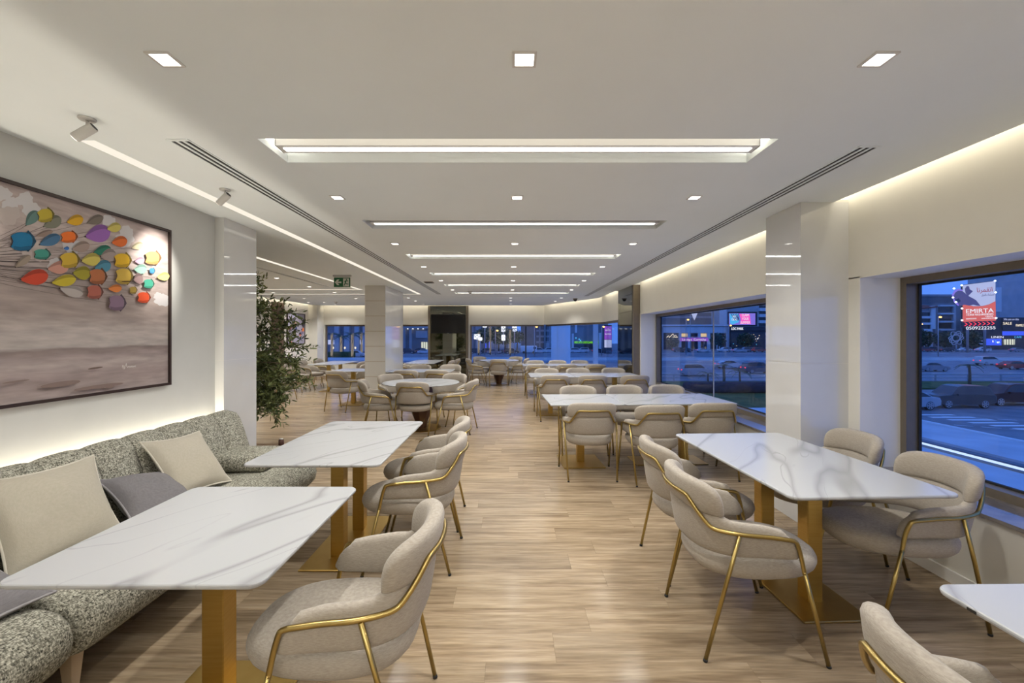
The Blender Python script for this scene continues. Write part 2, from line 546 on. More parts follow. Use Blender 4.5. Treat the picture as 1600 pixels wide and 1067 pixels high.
# floor: near planks as pieces, the rest one part
fl = struct(MB().box(-7.0, 2.72, -3.1, 15.5, -0.06, -0.012).build('floor', M['sub']))
PW, PL, G = 0.20, 1.20, 0.0003
def plank_mesh(w):
    mb = MB().box(-w / 2 + G, w / 2 - G, -PW / 2 + G, PW / 2 - G, -0.012, 0.0)
    me = bpy.data.meshes.new('plank'); me.from_pydata(mb.v, [], mb.f); me.materials.append(M['plank'])
    return me
pm_cache = {}
field = MB()
rng = random.Random(3)
row = 0
y = -3.0
while y < 15.4:
    x = -6.95 - rng.random() * PL
    while x < 2.70:
        x0, x1 = max(x, -6.95), min(x + PL, 2.70)
        if x1 - x0 > 0.02:
            if 0.9 < y < 6.3 and x1 > -2.65 and (x1 - 0.0) > -0.62 * (y + 3):
                w = round(x1 - x0, 2)
                if w not in pm_cache: pm_cache[w] = plank_mesh(w)
                o = bpy.data.objects.new('plank', pm_cache[w])
                link(o, fl); o.location = ((x0 + x1) / 2, y + PW / 2, 0)
            else:
                field.box(x0 + G, x1 - G, y + G, y + PW - G, -0.012, 0.0)
        x += PL
    y += PW
fo = field.build('plank_field', M['plankf'], fl, 'stuff')

# walls
mb = MB()
mb.box(2.69, 3.05, -3.2, 9.0, ZH, 2.78)
mb.box(2.69, 3.05, -3.2, 9.0, 0, ZS - 0.022)
for y0, y1 in ((-3.2, 0.6), (3.35, 4.3), (8.97, 9.02)):
    mb.box(2.69, 3.05, y0, y1, ZS - 0.03, ZH + 0.01)
wr = struct(mb.build('wall_right', M['wall']))
for y0, y1 in ((0.6, 3.35), (4.3, 8.97)):
    MB().box(2.672, 3.0, y0, y1, ZS - 0.022, ZS).build('sill', M['sill'], wr)
    mbx = MB().box(2.6905, 3.0, y1 - 0.004, y1 + 0.0, ZS, ZH).box(2.6905, 3.0, y0, y0 + 0.004, ZS, ZH).box(2.6905, 3.0, y0, y1, ZH - 0.004, ZH)
    mbx.build('reveal', M['reveal'], wr)
mb = MB().box(-3.0, -2.645, -3.2, 4.38, 0, 2.78)
struct(mb.build('wall_left', M['wallw']))
struct(MB().box(-7.1, 3.05, -3.3, -3.0, 0, 2.78).build('wall_back', M['wall']))
struct(MB().box(-7.1, -2.7, 4.3, 4.4, 0, 2.78).build('wall_bay_near', M['wall']))
struct(MB().box(-7.1, -6.9, 4.4, 15.7, 0, 2.78).build('wall_bay_left', M['wall']))
mb = MB()
mb.box(-7.1, -6.57, 15.4, 15.65, 0, 2.78)
mb.box(-6.57, -2.86, 15.4, 15.65, ZHF, 2.78).box(-6.57, -2.86, 15.4, 15.65, 0, 0.5)
mb.box(-2.86, -1.42, 15.4, 15.65, 0, 2.78)
PF = [(-1.42, 15.4), (1.2, 15.4), (2.6, 12.3), (2.62, 10.3)]
for p, q in zip(PF[:-1], PF[1:]):
    mb.seg(p, q, ZHF, 2.78, -0.25)
    mb.seg(p, q, 0, 0.5, -0.25)
struct(mb.build('wall_far', M['wall']))
struct(MB().box(-6.95, -6.6, 14.9, 15.4, 0, 2.78).build('pillar_far_left', M['wall']))

# skirting
mb = MB().box(2.676, 2.69, -3.0, 3.46, 0, 0.075).box(2.676, 2.69, 3.93, 9.0, 0, 0.075)
struct(mb.build('baseboard_right', M['reveal']))
mb = MB()
mb.box(-6.9, -2.9, 15.385, 15.4, 0, 0.1).box(-1.42, 1.2, 15.385, 15.4, 0, 0.1)
mb.seg((1.2, 15.385), (2.59, 12.3), 0, 0.1, 0.015).seg((2.59, 12.3), (2.61, 10.3), 0, 0.1, 0.015)
struct(mb.build('baseboard_far', M['base']))
struct(MB().box(-6.9, -6.885, 4.4, 14.9, 0, 0.1).box(-6.6, -6.585, 14.9, 15.385, 0, 0.1).box(-6.95, -6.6, 14.885, 14.9, 0, 0.1).build('baseboard_bay', M['base']))

# polished pillars
def pillar(name, x0, x1, y0, y1, m, courses):
    r = struct(MB().box(x0 + 0.004, x1 - 0.004, y0 + 0.004, y1 - 0.004, 0, ZC + 0.02).build(name, M['stone'] if courses < 3 else M['base']))
    h = ZC / courses
    for i in range(courses):
        g = 0.0045 if courses > 2 else 0.001
        MB().box(x0, x1, y0, y1, i * h + g, (i + 1) * h - g).build('panel', m, r)
    return r
pillar('pillar_right', 2.31, 2.70, 3.46, 3.93, M['gloss'], 2)
pillar('pillar_left', -2.66, -2.565, 3.9, 4.4, M['gloss'], 2)
pillar('pillar_middle', -3.07, -2.64, 9.2, 10.7, M['stone'], 8)
MB().box(-2.641, -2.634, 9.2, 10.7, 0.0, ZC).build('polished_face', M['gloss'], bpy.data.objects['pillar_middle'])
pr = struct(MB().box(2.556, 2.9, 9.02, 10.3, 0, 2.70).build('pillar_mirror', M['bronze']))
MB().box(2.546, 2.556, 9.09, 10.26, 0.1, 2.02).build('mirror_panel', M['mirror'], pr)
MB().box(2.546, 2.556, 9.09, 10.26, 2.03, 2.56).build('mirror_panel', M['mirror'], pr)

# windows ------------------------------------------------------------
def window_x(name, y0, y1, z0, z1, mull):
    w = struct(empty(name, (3.0, (y0 + y1) / 2, z0)))
    def pt(n, m, mb):
        for i, p in enumerate(mb.v): mb.v[i] = (p[0] - 3.0, p[1] - (y0 + y1) / 2, p[2] - z0)
        return mb.build(n, m, w)
    t = 0.055
    f = MB().box(3.0, 3.10, y0, y0 + t, z0, z1).box(3.0, 3.10, y1 - t, y1, z0, z1).box(3.0, 3.10, y0 + t, y1 - t, z1 - t, z1).box(3.0, 3.10, y0 + t, y1 - t, z0, z0 + t)
    pt('frame', M['bronze'], f)
    g = 0.014
    f = MB().box(3.085, 3.105, y0 + t, y0 + t + g, z0 + t, z1 - t).box(3.085, 3.105, y1 - t - g, y1 - t, z0 + t, z1 - t).box(3.085, 3.105, y0 + t, y1 - t, z1 - t - g, z1 - t).box(3.085, 3.105, y0 + t, y1 - t, z0 + t, z0 + t + g)
    pt('gasket', M['rubber'], f)
    ys = [y0 + t] + mull + [y1 - t]
    for a, b in zip(ys[:-1], ys[1:]):
        pt('pane', M['glass'], MB().box(3.093, 3.099, a + 0.006, b - 0.006, z0 + t, z1 - t))
    for a in mull:
        pt('mullion', M['rubber'], MB().box(3.088, 3.104, a - 0.008, a + 0.008, z0 + t, z1 - t))
        pt('mullion_edge', M['whitecan'], MB().box(3.087, 3.100, a - 0.013, a - 0.008, z0 + t, z1 - t))
window_x('window_1', 0.6, 3.35, ZS, ZH, [])
window_x('window_2', 4.3, 8.97, ZS, ZH, [6.62])

def window_y(name, p0, p1, z0, z1, mull=(), jl=True, jr=True, edge=True):
    dx, dy = p1[0] - p0[0], p1[1] - p0[1]
    l = math.hypot(dx, dy); a = math.atan2(dy, dx)
    w = struct(empty(name, (p0[0], p0[1], z0), a))
    h = z1 - z0; t = 0.055
    mb = MB().box(0, l, 0.08, 0.16, 0, t).box(0, l, 0.08, 0.16, h - t, h)
    if jl: mb.box(0, t, 0.08, 0.16, t, h - t)
    if jr: mb.box(l - t, l, 0.08, 0.16, t, h - t)
    mb.build('frame', M['bronze'], w)
    xs = [t if jl else 0.0] + list(mull) + [l - t if jr else l]
    for u, v in zip(xs[:-1], xs[1:]):
        MB().box(u + 0.004, v - 0.004, 0.117, 0.123, t, h - t).build('pane', M['glass'], w)
    for u in mull:
        MB().box(u - 0.022, u + 0.022, 0.10, 0.14, t, h - t).build('mullion', M['rubber'], w)
window_y('window_3', (-6.57, 15.4), (-2.86, 15.4), 0.5, ZHF, (1.9,))
window_y('window_4', (-1.42, 15.4), (1.2, 15.4), 0.5, ZHF, (1.98,), True, False)
window_y('window_5', (1.2, 15.4), (2.6, 12.3), 0.5, ZHF, (), False, False)
window_y('window_6', (2.6, 12.3), (2.62, 10.3), 0.5, ZHF, (1.35,), False, True)

# smoked glass wall panel with the screen
pn = struct(MB().box(-2.88, -1.47, 15.27, 15.4, 0, ZC).build('wall_screen_panel', M['bronze']))
MB().box(-2.80, -1.55, 15.262, 15.272, 1.62, ZC - 0.02).build('mirror_panel', M['mirror'], pn)
MB().box(-2.80, -1.55, 15.262, 15.272, 0.06, 1.612).build('mirror_panel', M['mirror'], pn)

# ------------------------------------------------------------------ ceiling fittings
ORD = ['first', 'second', 'third', 'fourth', 'fifth', 'sixth']
def downlight(x, y, label, group, p=P_DOWN, big=True):
    t = thing('downlight', label, 'ceiling light', (x, y, ZC), 0, group)
    a, b = 0.036, 0.046
    mb = MB()
    for u0, u1, v0, v1 in ((-b, b, -b, -a), (-b, b, a, b), (-b, -a, -a, a), (a, b, -a, a)):
        mb.box(u0, u1, v0, v1, -0.006, 0)
    mb.build('trim', M['white'], t)
    MB().box(-a, a, -a, a, -0.003, -0.001).build('lamp_panel', M['panel'], t)
    if p: area('lamp', (0, 0, -0.008), (0.066, 0.066), p, NEUT, (0, 0, 0), t, math.radians(125))
    return t
for i in range(6):
    for x, c in ((-1.325, 'left'), (0.055, 'middle'), (1.415, 'right')):
        downlight(x, 1.672 + 1.668 * i, f'square recessed downlight, {c} one of the {ORD[i]} row between the long lamps', 'downlights between the long lamps')
for i in range(2):  # unseen rows added to light faces turned toward the camera
    for x, c in ((-1.325, 'left'), (0.055, 'middle'), (1.415, 'right')):
        downlight(x, 0.004 - 1.668 * i, f'unseen added downlight behind the camera, {c} one of the {ORD[i]} row back', 'downlights between the long lamps', P_DOWN * (0.1 if i == 0 else 2.5))
far_dl = [(0.02, 12.12, 'first'), (0.02, 13.1, 'second'), (0.02, 14.4, 'third'), (-2.83, 12.12, 'first'), (-2.87, 13.2, 'second'), (-2.89, 14.5, 'third'), (1.43, 12.12, 'first'), (1.38, 13.3, 'second')]
for x, y, n in far_dl:
    c = 'centre column' if x == 0.02 else ('column left of the black screen' if x < 0 else 'column nearest the corner glazing')
    downlight(x, y, f'small downlight past the ceiling joint, {n} in the {c}', 'downlights over the far tables', P_DOWN * (1.2 if y < 12.8 else 0.8))
ca, cb = 'in the column of lamps beside the exit sign', 'in the column of lamps nearer the tall picture'
bay_dl = [(-4.28, 7.98, 'first ' + ca), (-4.32, 9.37, 'second ' + ca), (-4.28, 10.6, 'third ' + ca), (-4.38, 12.35, 'fourth ' + ca),
          (-5.8, 10.65, 'first ' + cb), (-5.85, 12.35, 'second ' + cb), (-5.9, 13.8, 'third ' + cb), (-5.9, 14.7, 'fourth ' + cb),
          (-6.4, 13.8, 'closest to the tall picture'), (-4.28, 6.4, 'nearer one added unseen behind the white pillar'), (-5.9, 7.6, 'farther one added unseen behind the white pillar')]  # last two are out of sight, added to light the bay
for k, (x, y, nm) in enumerate(bay_dl):
    downlight(x, y, f'side bay downlight, {nm}', 'downlights in the side bay', P_DOWN * (1.6 if y < 12 else 0.9))

for i, y in enumerate(COVES):  # after the sixth: lamps out of view, added to brighten the near room
    t = thing('linear_lamp', f'long linear lamp in a ceiling recess, {ORD[i]} of six from the camera' if i < 6 else f'unseen added linear lamp in a ceiling recess behind the camera, {ORD[i - 6]} one back', 'ceiling light', (0.0425, y + 0.15, ZC), 0, 'long lamps in ceiling recesses')
    hw = 1.365
    mb = MB().box(-hw, hw, -0.05, 0.05, 0.008, 0.12)
    mb.build('housing', M['white'], t)
    MB().box(-hw + 0.03, hw - 0.03, -0.022, 0.022, 0.003, 0.009).build('led_lens', M['led'], t)
    for sx in (-hw, hw):
        MB().box(sx - 0.004, sx + 0.004, -0.05, 0.05, 0.006, 0.122).build('end_cap', M['whitecan'], t)
    MB().tube([(0, 0, 0.12), (0, 0, 0.17)], 0.004, 6).build('hanger', M['whitecan'], t)
    area('lamp', (0, 0, 0.0), (2.6, 0.04), P_LED * (1.0 if i < 6 else (.15 if i == 6 else 2.1)), NEUT, (0, 0, 0), t)
    if i != 1 and i < 6:
        for sy, tl in ((-0.125, -0.9), (0.125, 0.9)):
            area('cove_lamp', (0, sy, 0.02), (2.7, 0.02), P_COVE * 0.14, WARM, (PI + tl, 0, 0), t)
        for sx in (-1, 1):
            area('end_lamp', (sx * 1.392, 0, 0.035), (0.03, 0.2), P_COVE * 0.05, WARM, (PI, 0, 0), t)

def diffuser(name, label, x0, x1, y0, y1, n=3):
    t = thing(name, label, 'air vent', ((x0 + x1) / 2, y0, ZC), 0, 'slot air vents in the ceiling')
    w = (x1 - x0) / 2; l = y1 - y0
    MB().box(-w, w, 0, l, 0.0, 0.03).build('back_plate', M['black'], t)
    sw = 0.022
    pitch = 0.038
    xs = [(k - (n - 1) / 2) * pitch for k in range(n)]
    edges = [-w] + sum([[c - sw / 2, c + sw / 2] for c in xs], []) + [w]
    for a, b in zip(edges[::2], edges[1::2]):
        MB().box(a, b, 0, l, -0.003, 0.001).build('blade', M['paint'], t)
    MB().box(-w, w, -0.01, 0.012, -0.004, 0.012).build('end_trim', M['paint'], t)
    MB().box(-w, w, l - 0.012, l, -0.004, 0.012).build('end_trim', M['paint'], t)
diffuser('slot_vent', 'long three slot air vent along the left of the long lamps', -1.860, -1.742, 2.36, 11.1)
diffuser('slot_vent', 'long three slot air vent along the ceiling near the windows', 1.958, 2.082, 2.44, 11.6)
diffuser('slot_vent', 'slot air vent in the side bay ceiling above the olive tree', -3.98, -3.87, 4.7, 9.4, 2)

def slot_light(label, pieces, org):
    t = thing('slot_light', label, 'ceiling light', (*org, ZC), 0, 'recessed light slots')
    for x0, x1, y0, y1 in pieces:
        MB().box(x0 - org[0], x1 - org[0], y0 - org[1], y1 - org[1], -0.001, 0.006).build('diffuser', M['slotled'], t)
slot_light('long recessed light slot from the painting wall turning left at its far end', [(-2.345, -2.262, 2.37, 11.1), (-6.4, -2.345, 11.02, 11.1)], (-2.30, 2.37))
slot_light('shorter recessed light slot in the side bay passing behind the exit sign', [(-3.475, -3.395, 4.7, 10.0), (-6.4, -3.475, 9.93, 10.0)], (-3.43, 4.7))

# wall wash strips hidden in the ceiling edge gaps
def wash(name, label, loc, length, rz, p, tilt=-0.6):
    t = thing(name, label, 'light strip', loc, rz, 'wall washing light strips')
    MB().box(-length / 2, length / 2, -0.012, 0.012, -0.006, 0.006).build('channel', M['white'], t)
    area('lamp', (0, 0.014, 0.0), (length, 0.02), p * length, WARM, (PI / 2 + tilt, 0, 0), t)
wash('wash_strip', 'light strip hidden in the ceiling gap above the street side wall', (2.596, 3.0, ZC + 0.12), 11.8, -PI / 2, P_WASH * 0.5, -0.95)
wash('wash_strip', 'light strip hidden above the glazing by the mirrored pillar', (2.505, 11.1, ZC + 0.125), 1.5, -PI / 2, P_WASH * 0.5, -0.9)
a = math.atan2(15.15 - 12.25, 1.12 - 2.47)
wash('wash_strip', 'light strip hidden above the slanted corner glazing', (1.80, 13.68, ZC + 0.125), 3.1, a - PI, P_WASH * 0.6, -0.9)
wash('wash_strip', 'light strip hidden above the far wall between pillar and corner', (-2.8, 15.14, ZC + 0.125), 7.6, 0, P_WASH * 0.6, -0.9)
wash('wash_strip', 'light strip hidden above the wall with the tall colourful picture', (-6.77, 13.4, ZC + 0.125), 3.0, PI / 2, P_WASH * 0.6, -0.9)

def spot(label, x, y, target, rot_len):
    t = thing('spotlight', label, 'spotlight', (x, y, ZC), 0, 'white ceiling spotlights')
    MB().lathe([(0.0, -0.010), (0.032, -0.010), (0.036, -0.005), (0.036, 0.0), (0, 0)], 24).build('base', M['whitecan'], t)
    MB().tube([(0, 0, -0.008), (0, 0, -0.055)], 0.006, 8).build('stem', M['whitecan'], t)
    d = (Vector(target) - Vector((x, y, ZC - 0.06))).normalized()
    c = Vector((0, 0, -0.06))
    ra = 0.023
    q0, q1 = c - d * 0.035, c + d * 0.065
    MB().tube([q0, q0 + d * 0.003, q1 - d * 0.002, q1], [ra * .93, ra, ra, ra * .96], 20).build('lamp_body', M['whitecan'], t)
    MB().tube([q0 - d * 0.002, q0], [ra * 0.8, ra * 0.8], 20).build('rear_cap', M['black'], t)
    MB().tube([q1 - d * 0.001, q1 + d * 0.002], [ra * 0.75, ra * 0.75], 20).build('lens', M['panel'], t)
    l = bpy.data.lights.new('spot_beam', 'SPOT'); l.energy = 55; l.color = (1, 0.95, 0.86); l.spot_size = math.radians(46); l.spot_blend = 0.85; l.shadow_soft_size = 0.02
    lo = bpy.data.objects.new('spot_beam', l); link(lo, t); lo.location = q1 + d * 0.012
    lo.rotation_euler = d.to_track_quat('-Z', 'Y').to_euler()
spot('white cylinder spotlight on the ceiling nearest the camera', -2.07, 2.13, (-2.64, 2.0, 2.05), 0)
spot('white cylinder spotlight on the ceiling above the sofa end', -2.07, 3.16, (-2.64, 3.22, 2.02), 0)

t = thing('ceiling_sensor', 'small dark rectangular vent on the ceiling by the left slot vent', 'sensor', (-1.6, 8.6, ZC))
MB().box(-0.085, 0.085, -0.1, 0.1, -0.012, 0).build('cover', M['bronze'], t)
MB().box(-0.07, 0.07, -0.085, 0.085, -0.014, -0.011).build('grille', M['black'], t)
for (x, y, lab) in ((-0.95, 10.35, 'small ceiling smoke detector left of the fifth long lamp row'), (-5.4, 13.5, 'small ceiling smoke detector in the side bay near the far window')):
    t = thing('smoke_detector', lab, 'smoke detector', (x, y, ZC), 0, 'smoke detectors')
    MB().lathe([(0, -0.045), (0.035, -0.045), (0.05, -0.03), (0.055, 0), (0, 0)], 20).build('housing', M['white'], t)
    MB().lathe([(0, -0.06), (0.02, -0.055), (0.022, -0.045), (0, -0.045)], 14).build('sensor_tip', M['bronze'], t)
t = thing('dome_camera', 'black dome security camera on the ceiling near the slanted glazing', 'camera', (1.85, 12.35, ZC))
MB().lathe([(0, -0.03), (0.06, -0.03), (0.07, 0), (0, 0)], 20).build('ring', M['bronze'], t)
MB().lathe([(0, -0.085), (0.03, -0.075), (0.048, -0.05), (0.052, -0.03), (0, -0.03)], 20).build('dome', M['tv'], t)

# exit sign
M['exitgreen'] = mat('exit_green', (0.015, 0.13, 0.05), 0.35)
M['exitwhite'] = mat('exit_white', (0.72, 0.74, 0.66), 0.5)
t = thing('exit_sign', 'green hanging exit sign with white arrow and running figure', 'sign', (-2.93, 7.6, 0))
MB().box(-0.16, 0.16, -0.02, 0.02, ZC - 0.03, ZC).build('ceiling_mount', M['whitecan'], t)
MB().box(-0.145, 0.145, -0.006, 0.006, ZC - 0.215, ZC - 0.03).build('clear_plate', M['exitwhite'], t)
zc = ZC - 0.128
MB().box(-0.143, 0.143, -0.009, -0.006, zc - 0.08, zc + 0.08).build('green_plate', M['exitgreen'], t)
def flat_xz(pts, yy, name, m, par, th=0.0015):
    mb = MB(); n = len(pts)
    mb.add([(x, yy, z) for x, z in pts] + [(x, yy - th, z) for x, z in pts], [tuple(range(n)), tuple(range(2 * n - 1, n - 1, -1))] + [(i, (i + 1) % n, n + (i + 1) % n, n + i) for i in range(n)])
    return mb.build(name, m, par)
ar = [(-0.128, 0), (-0.085, 0.05), (-0.045, 0.05), (-0.075, 0.014), (-0.012, 0.014), (-0.012, -0.014), (-0.075, -0.014), (-0.045, -0.05), (-0.085, -0.05)]
flat_xz([(x, zc + z) for x, z in ar], -0.009, 'arrow', M['exitwhite'], t)
flat_xz([(0.018, zc - 0.07), (0.122, zc - 0.07), (0.122, zc + 0.07), (0.018, zc + 0.07)], -0.009, 'doorway', M['exitwhite'], t)
mb = MB()
yy = -0.0115
def bar(a, b, w):
    d = Vector((b[0] - a[0], 0, b[1] - a[1])).normalized(); n = Vector((-d.z, 0, d.x)) * w
    p = [Vector((a[0], 0, zc + a[1])) + n, Vector((b[0], 0, zc + b[1])) + n, Vector((b[0], 0, zc + b[1])) - n, Vector((a[0], 0, zc + a[1])) - n]
    mb.add([(q.x, yy, q.z) for q in p], [(0, 1, 2, 3)])
for a_, b_, w in (((0.07, 0.03), (0.055, -0.01), 0.011), ((0.055, -0.01), (0.035, -0.06), 0.007), ((0.058, -0.01), (0.08, -0.03), 0.007), ((0.08, -0.03), (0.112, -0.03), 0.006), ((0.07, 0.03), (0.035, 0.012), 0.005), ((0.07, 0.032), (0.095, 0.03), 0.005), ((0.095, 0.03), (0.105, 0.01), 0.005)):
    bar(a_, b_, w)
mb.add([(0.078 + 0.011 * math.cos(k * PI / 5), yy, zc + 0.05 + 0.011 * math.sin(k * PI / 5)) for k in range(10)], [tuple(range(10))])
mb.build('running_figure', M['exitgreen'], t)
# ------------------------------------------------------------------ tables
def rr_outline(hx, hy, r, n=6):
    pts = []
    for cx, cy, a0 in ((hx - r, hy - r, 0), (-hx + r, hy - r, PI / 2), (-hx + r, -hy + r, PI), (hx - r, -hy + r, 1.5 * PI)):
        for k in range(n + 1):
            a = a0 + PI / 2 * k / n
            pts.append((cx + r * math.cos(a), cy + r * math.sin(a)))
    return pts
ZT = 0.75
TI = [0]
def top_mesh(hx, hy, r, par):
    def ring(ins, z):
        return [(x, y, z) for x, y in rr_outline(hx - ins, hy - ins, max(r - ins, 0.005))]
    mb = MB().loft([ring(0.008, ZT - 0.018), ring(0.002, ZT - 0.014), ring(0, ZT - 0.008), ring(0.001, ZT - 0.003), ring(0.004, ZT)], smooth=False)
    TI[0] += 1
    o = mb.build('tabletop', M['marble'], par)
    o.pass_index = {3: 23, 1: 1, 2: 2}.get(TI[0], TI[0])
    return o
def post(x, y, par):
    rbox('post', x - 0.043, x + 0.043, y - 0.043, y + 0.043, 0.008, ZT - 0.022, 0.004, M['brass'], par, 1, False)
    MB().box(x - 0.11, x + 0.11, y - 0.11, y + 0.11, ZT - 0.024, ZT - 0.018).build('mounting_plate', M['brass'], par)
def plate(x0, x1, y0, y1, par):
    rbox('base_plate', x0, x1, y0, y1, 0.0005, 0.012, 0.003, M['brass'], par, 1, False)
def table(label, cx, cy, hx, hy, posts, plates, rz=0.0, r=0.045, group='white marble tables on brass posts'):
    t = thing('marble_table', label, 'table', (cx, cy, 0), rz, group)
    top_mesh(hx, hy, r, t)
    for p in posts: post(p[0], p[1], t)
    for p in plates: plate(*p, t)
    return t
table('small square marble table on one brass post nearest the sofa front', -1.162, 1.74, 0.407, 0.43, [(0, 0)], [(-0.24, 0.24, -0.27, 0.26)])
table('long marble table on two brass posts beside the sofa end', -1.165, 3.185, 0.405, 0.65, [(0, -0.215), (0, 0.19)], [(-0.185, 0.185, -0.42, 0.42)])
table('long marble table on two brass posts between four chairs under the street window', 1.70, 2.70, 0.415, 0.665, [(0, -0.22), (0, 0.20)], [(-0.185, 0.185, -0.43, 0.43)], math.radians(2.2))
table('marble table cut by the lower right picture corner with black edge mark', 1.70, 0.66, 0.415, 0.665, [(0, -0.22), (0, 0.20)], [(-0.185, 0.185, -0.43, 0.43)], math.radians(1))
mk = MB().box(-0.0005, 0.0005, -0.012, 0.012, -0.004, 0.004).build('edge_mark', M['black'], [o for o in bpy.data.objects if o.get('label', '').startswith('marble table cut')][0])
mk.location = (-0.4155, 0.55, ZT - 0.009)
for (cx, cy, nm) in ((1.47, 5.22, 'front'), (1.415, 8.45, 'middle'), (1.37, 11.45, 'rear')):
    rz = math.radians(2.5 if cy < 8 else 1)
    wh = {'front': 'of the aisle row nearest the camera', 'middle': 'of the second window row', 'rear': 'of the rearmost window row'}[nm]
    c, s = math.cos(rz), math.sin(rz)
    a = -0.635
    table(f'square marble table at the aisle end {wh}', cx + a * c, cy + a * s, 0.412, 0.43, [(0, 0)], [(-0.24, 0.24, -0.27, 0.27)], rz, 0.02)
    a = 0.415
    table(f'long marble table at the window end {wh}', cx + a * c, cy + a * s, 0.632, 0.43, [(-0.2, 0), (0.2, 0)], [(-0.42, 0.42, -0.19, 0.19)], rz, 0.02)
table('small marble table against the cream stone pillar', -3.475, 9.66, 0.385, 0.40, [(0, 0)], [(-0.24, 0.24, -0.27, 0.27)])
table('long marble table in the side bay below the far left window', -4.95, 12.3, 0.40, 0.85, [(0, -0.4), (0, 0.4)], [(-0.19, 0.19, -0.62, 0.62)])
table('long marble table just right of the cream stone pillar', -1.93, 9.5, 0.68, 0.42, [(-0.1, 0), (0.3, 0)], [(-0.32, 0.52, -0.19, 0.19)])
table('long marble table in front of the black screen', -2.5, 12.85, 0.42, 0.95, [(0, -0.3), (0, 0.3)], [(-0.19, 0.19, -0.55, 0.55)])
def round_table(label, x, y):
    t = thing('round_table', label, 'table', (x, y, 0), 0, 'round marble tables')
    MB().lathe([(0.0, ZT - 0.02), (0.60, ZT - 0.02), (0.617, ZT - 0.014), (0.62, ZT - 0.007), (0.616, ZT), (0, ZT)], 56, smooth=False).build('tabletop', M['marble'], t)
    MB().lathe([(0.085, 0.014), (0.10, 0.10), (0.225, 0.44), (0.23, 0.50), (0.20, 0.56), (0.16, ZT - 0.02), (0, ZT - 0.02)], 8, smooth=False).build('pedestal', M['darkwood'], t)
    MB().lathe([(0, 0.0005), (0.33, 0.0005), (0.335, 0.008), (0.32, 0.015), (0, 0.015)], 40, smooth=False).build('base_plate', M['brass'], t)
round_table('round marble table with a dark wooden pedestal in the centre aisle', -1.45, 7.1)
round_table('round marble table with a dark wooden pedestal below the far window', -0.35, 13.6)

# ------------------------------------------------------------------ chairs
def chair_curve():
    pts = []
    a, b, n = 0.238, 0.232, 2.5
    for k in range(8): pts.append((0.252 - 0.0 - (0.014) * k / 8, 0.165 - (0.195) * k / 8))
    for k in range(49):
        f = PI * k / 48
        c, s = math.cos(f), math.sin(f)
        pts.append((a * math.copysign(abs(c) ** (2 / n), c), -0.03 - b * abs(s) ** (2 / n)))
    for k in range(1, 9): pts.append((-(0.238 + 0.014 * k / 8), -0.03 + 0.195 * k / 8))
    cum = [0]
    for p, q in zip(pts[:-1], pts[1:]): cum.append(cum[-1] + math.dist(p, q))
    L = cum[-1]
    return pts, cum, L
CP, CC, CL = chair_curve()
HALF = CL / 2
def cpos(s):
    """point and outward normal at signed arc length s from the middle of the back (positive = right arm)"""
    t = min(max(HALF - s, 0), CL)
    i = 0
    while i < len(CC) - 2 and CC[i + 1] < t: i += 1
    u = (t - CC[i]) / (CC[i + 1] - CC[i])
    p, q = CP[i], CP[i + 1]
    x, y = p[0] + (q[0] - p[0]) * u, p[1] + (q[1] - p[1]) * u
    d = math.hypot(q[0] - p[0], q[1] - p[1])
    tx, ty = (q[0] - p[0]) / d, (q[1] - p[1]) / d
    return x, y, ty * 1.0, -tx * 1.0
def nrm(s):
    x, y, _, _ = cpos(s)
    x0, y0, _, _ = cpos(s - 0.02); x1, y1, _, _ = cpos(s + 0.02)
    tx, ty = x1 - x0, y1 - y0
    d = math.hypot(tx, ty) or 1
    nx, ny = ty / d, -tx / d
    if nx * x + ny * (y + 0.03) < 0: nx, ny = -nx, -ny
    return x, y, nx, ny
def lean(s):
    a = abs(s)
    return 0.15 if a < 0.22 else (0.15 - (a - 0.22) / 0.2 * 0.11 if a < 0.42 else 0.04)
def lerp(tab, a):
    for (x0, y0), (x1, y1) in zip(tab[:-1], tab[1:]):
        if a <= x1: return y0 + (y1 - y0) * (a - x0) / (x1 - x0)
    return tab[-1][1]
EA = HALF
def s_at_y(y):
    s = 0.02
    while s < HALF and cpos(s)[1] < y: s += 0.002
    return s
def s_at_x(x):
    s = 0.0
    while s < HALF and cpos(s)[0] < x: s += 0.002
    return s
S_HEAD = s_at_y(-0.165)
TOPB = [(0, .675), (S_HEAD - .03, .675), (S_HEAD + .02, .645), (0.42, .625), (0.50, .605), (EA - 0.085, .592), (EA - 0.055, .578), (EA - 0.03, .556), (EA - 0.012, .53), (EA, .50)]
BOTB = [(0, .478), (0.2, .476), (0.35, .474), (0.5, .472), (EA - 0.03, .472), (EA - 0.01, .476), (EA, .486)]
def band_ring(s, z0, z1, th, ex, n=16):
    x, y, nx, ny = nrm(s)
    r = []
    zc, hz = (z0 + z1) / 2, (z1 - z0) / 2
    for k in range(n):
        f = 2 * PI * k / n
        c, sn = math.cos(f), math.sin(f)
        o = th * math.copysign(abs(c) ** (2 / ex), c)
        z = zc + hz * math.copysign(abs(sn) ** (2 / (ex + 2.5)), sn)
        off = o + lean(s) * (z - 0.475)
        r.append((x + nx * off, y + ny * off, z))
    return r
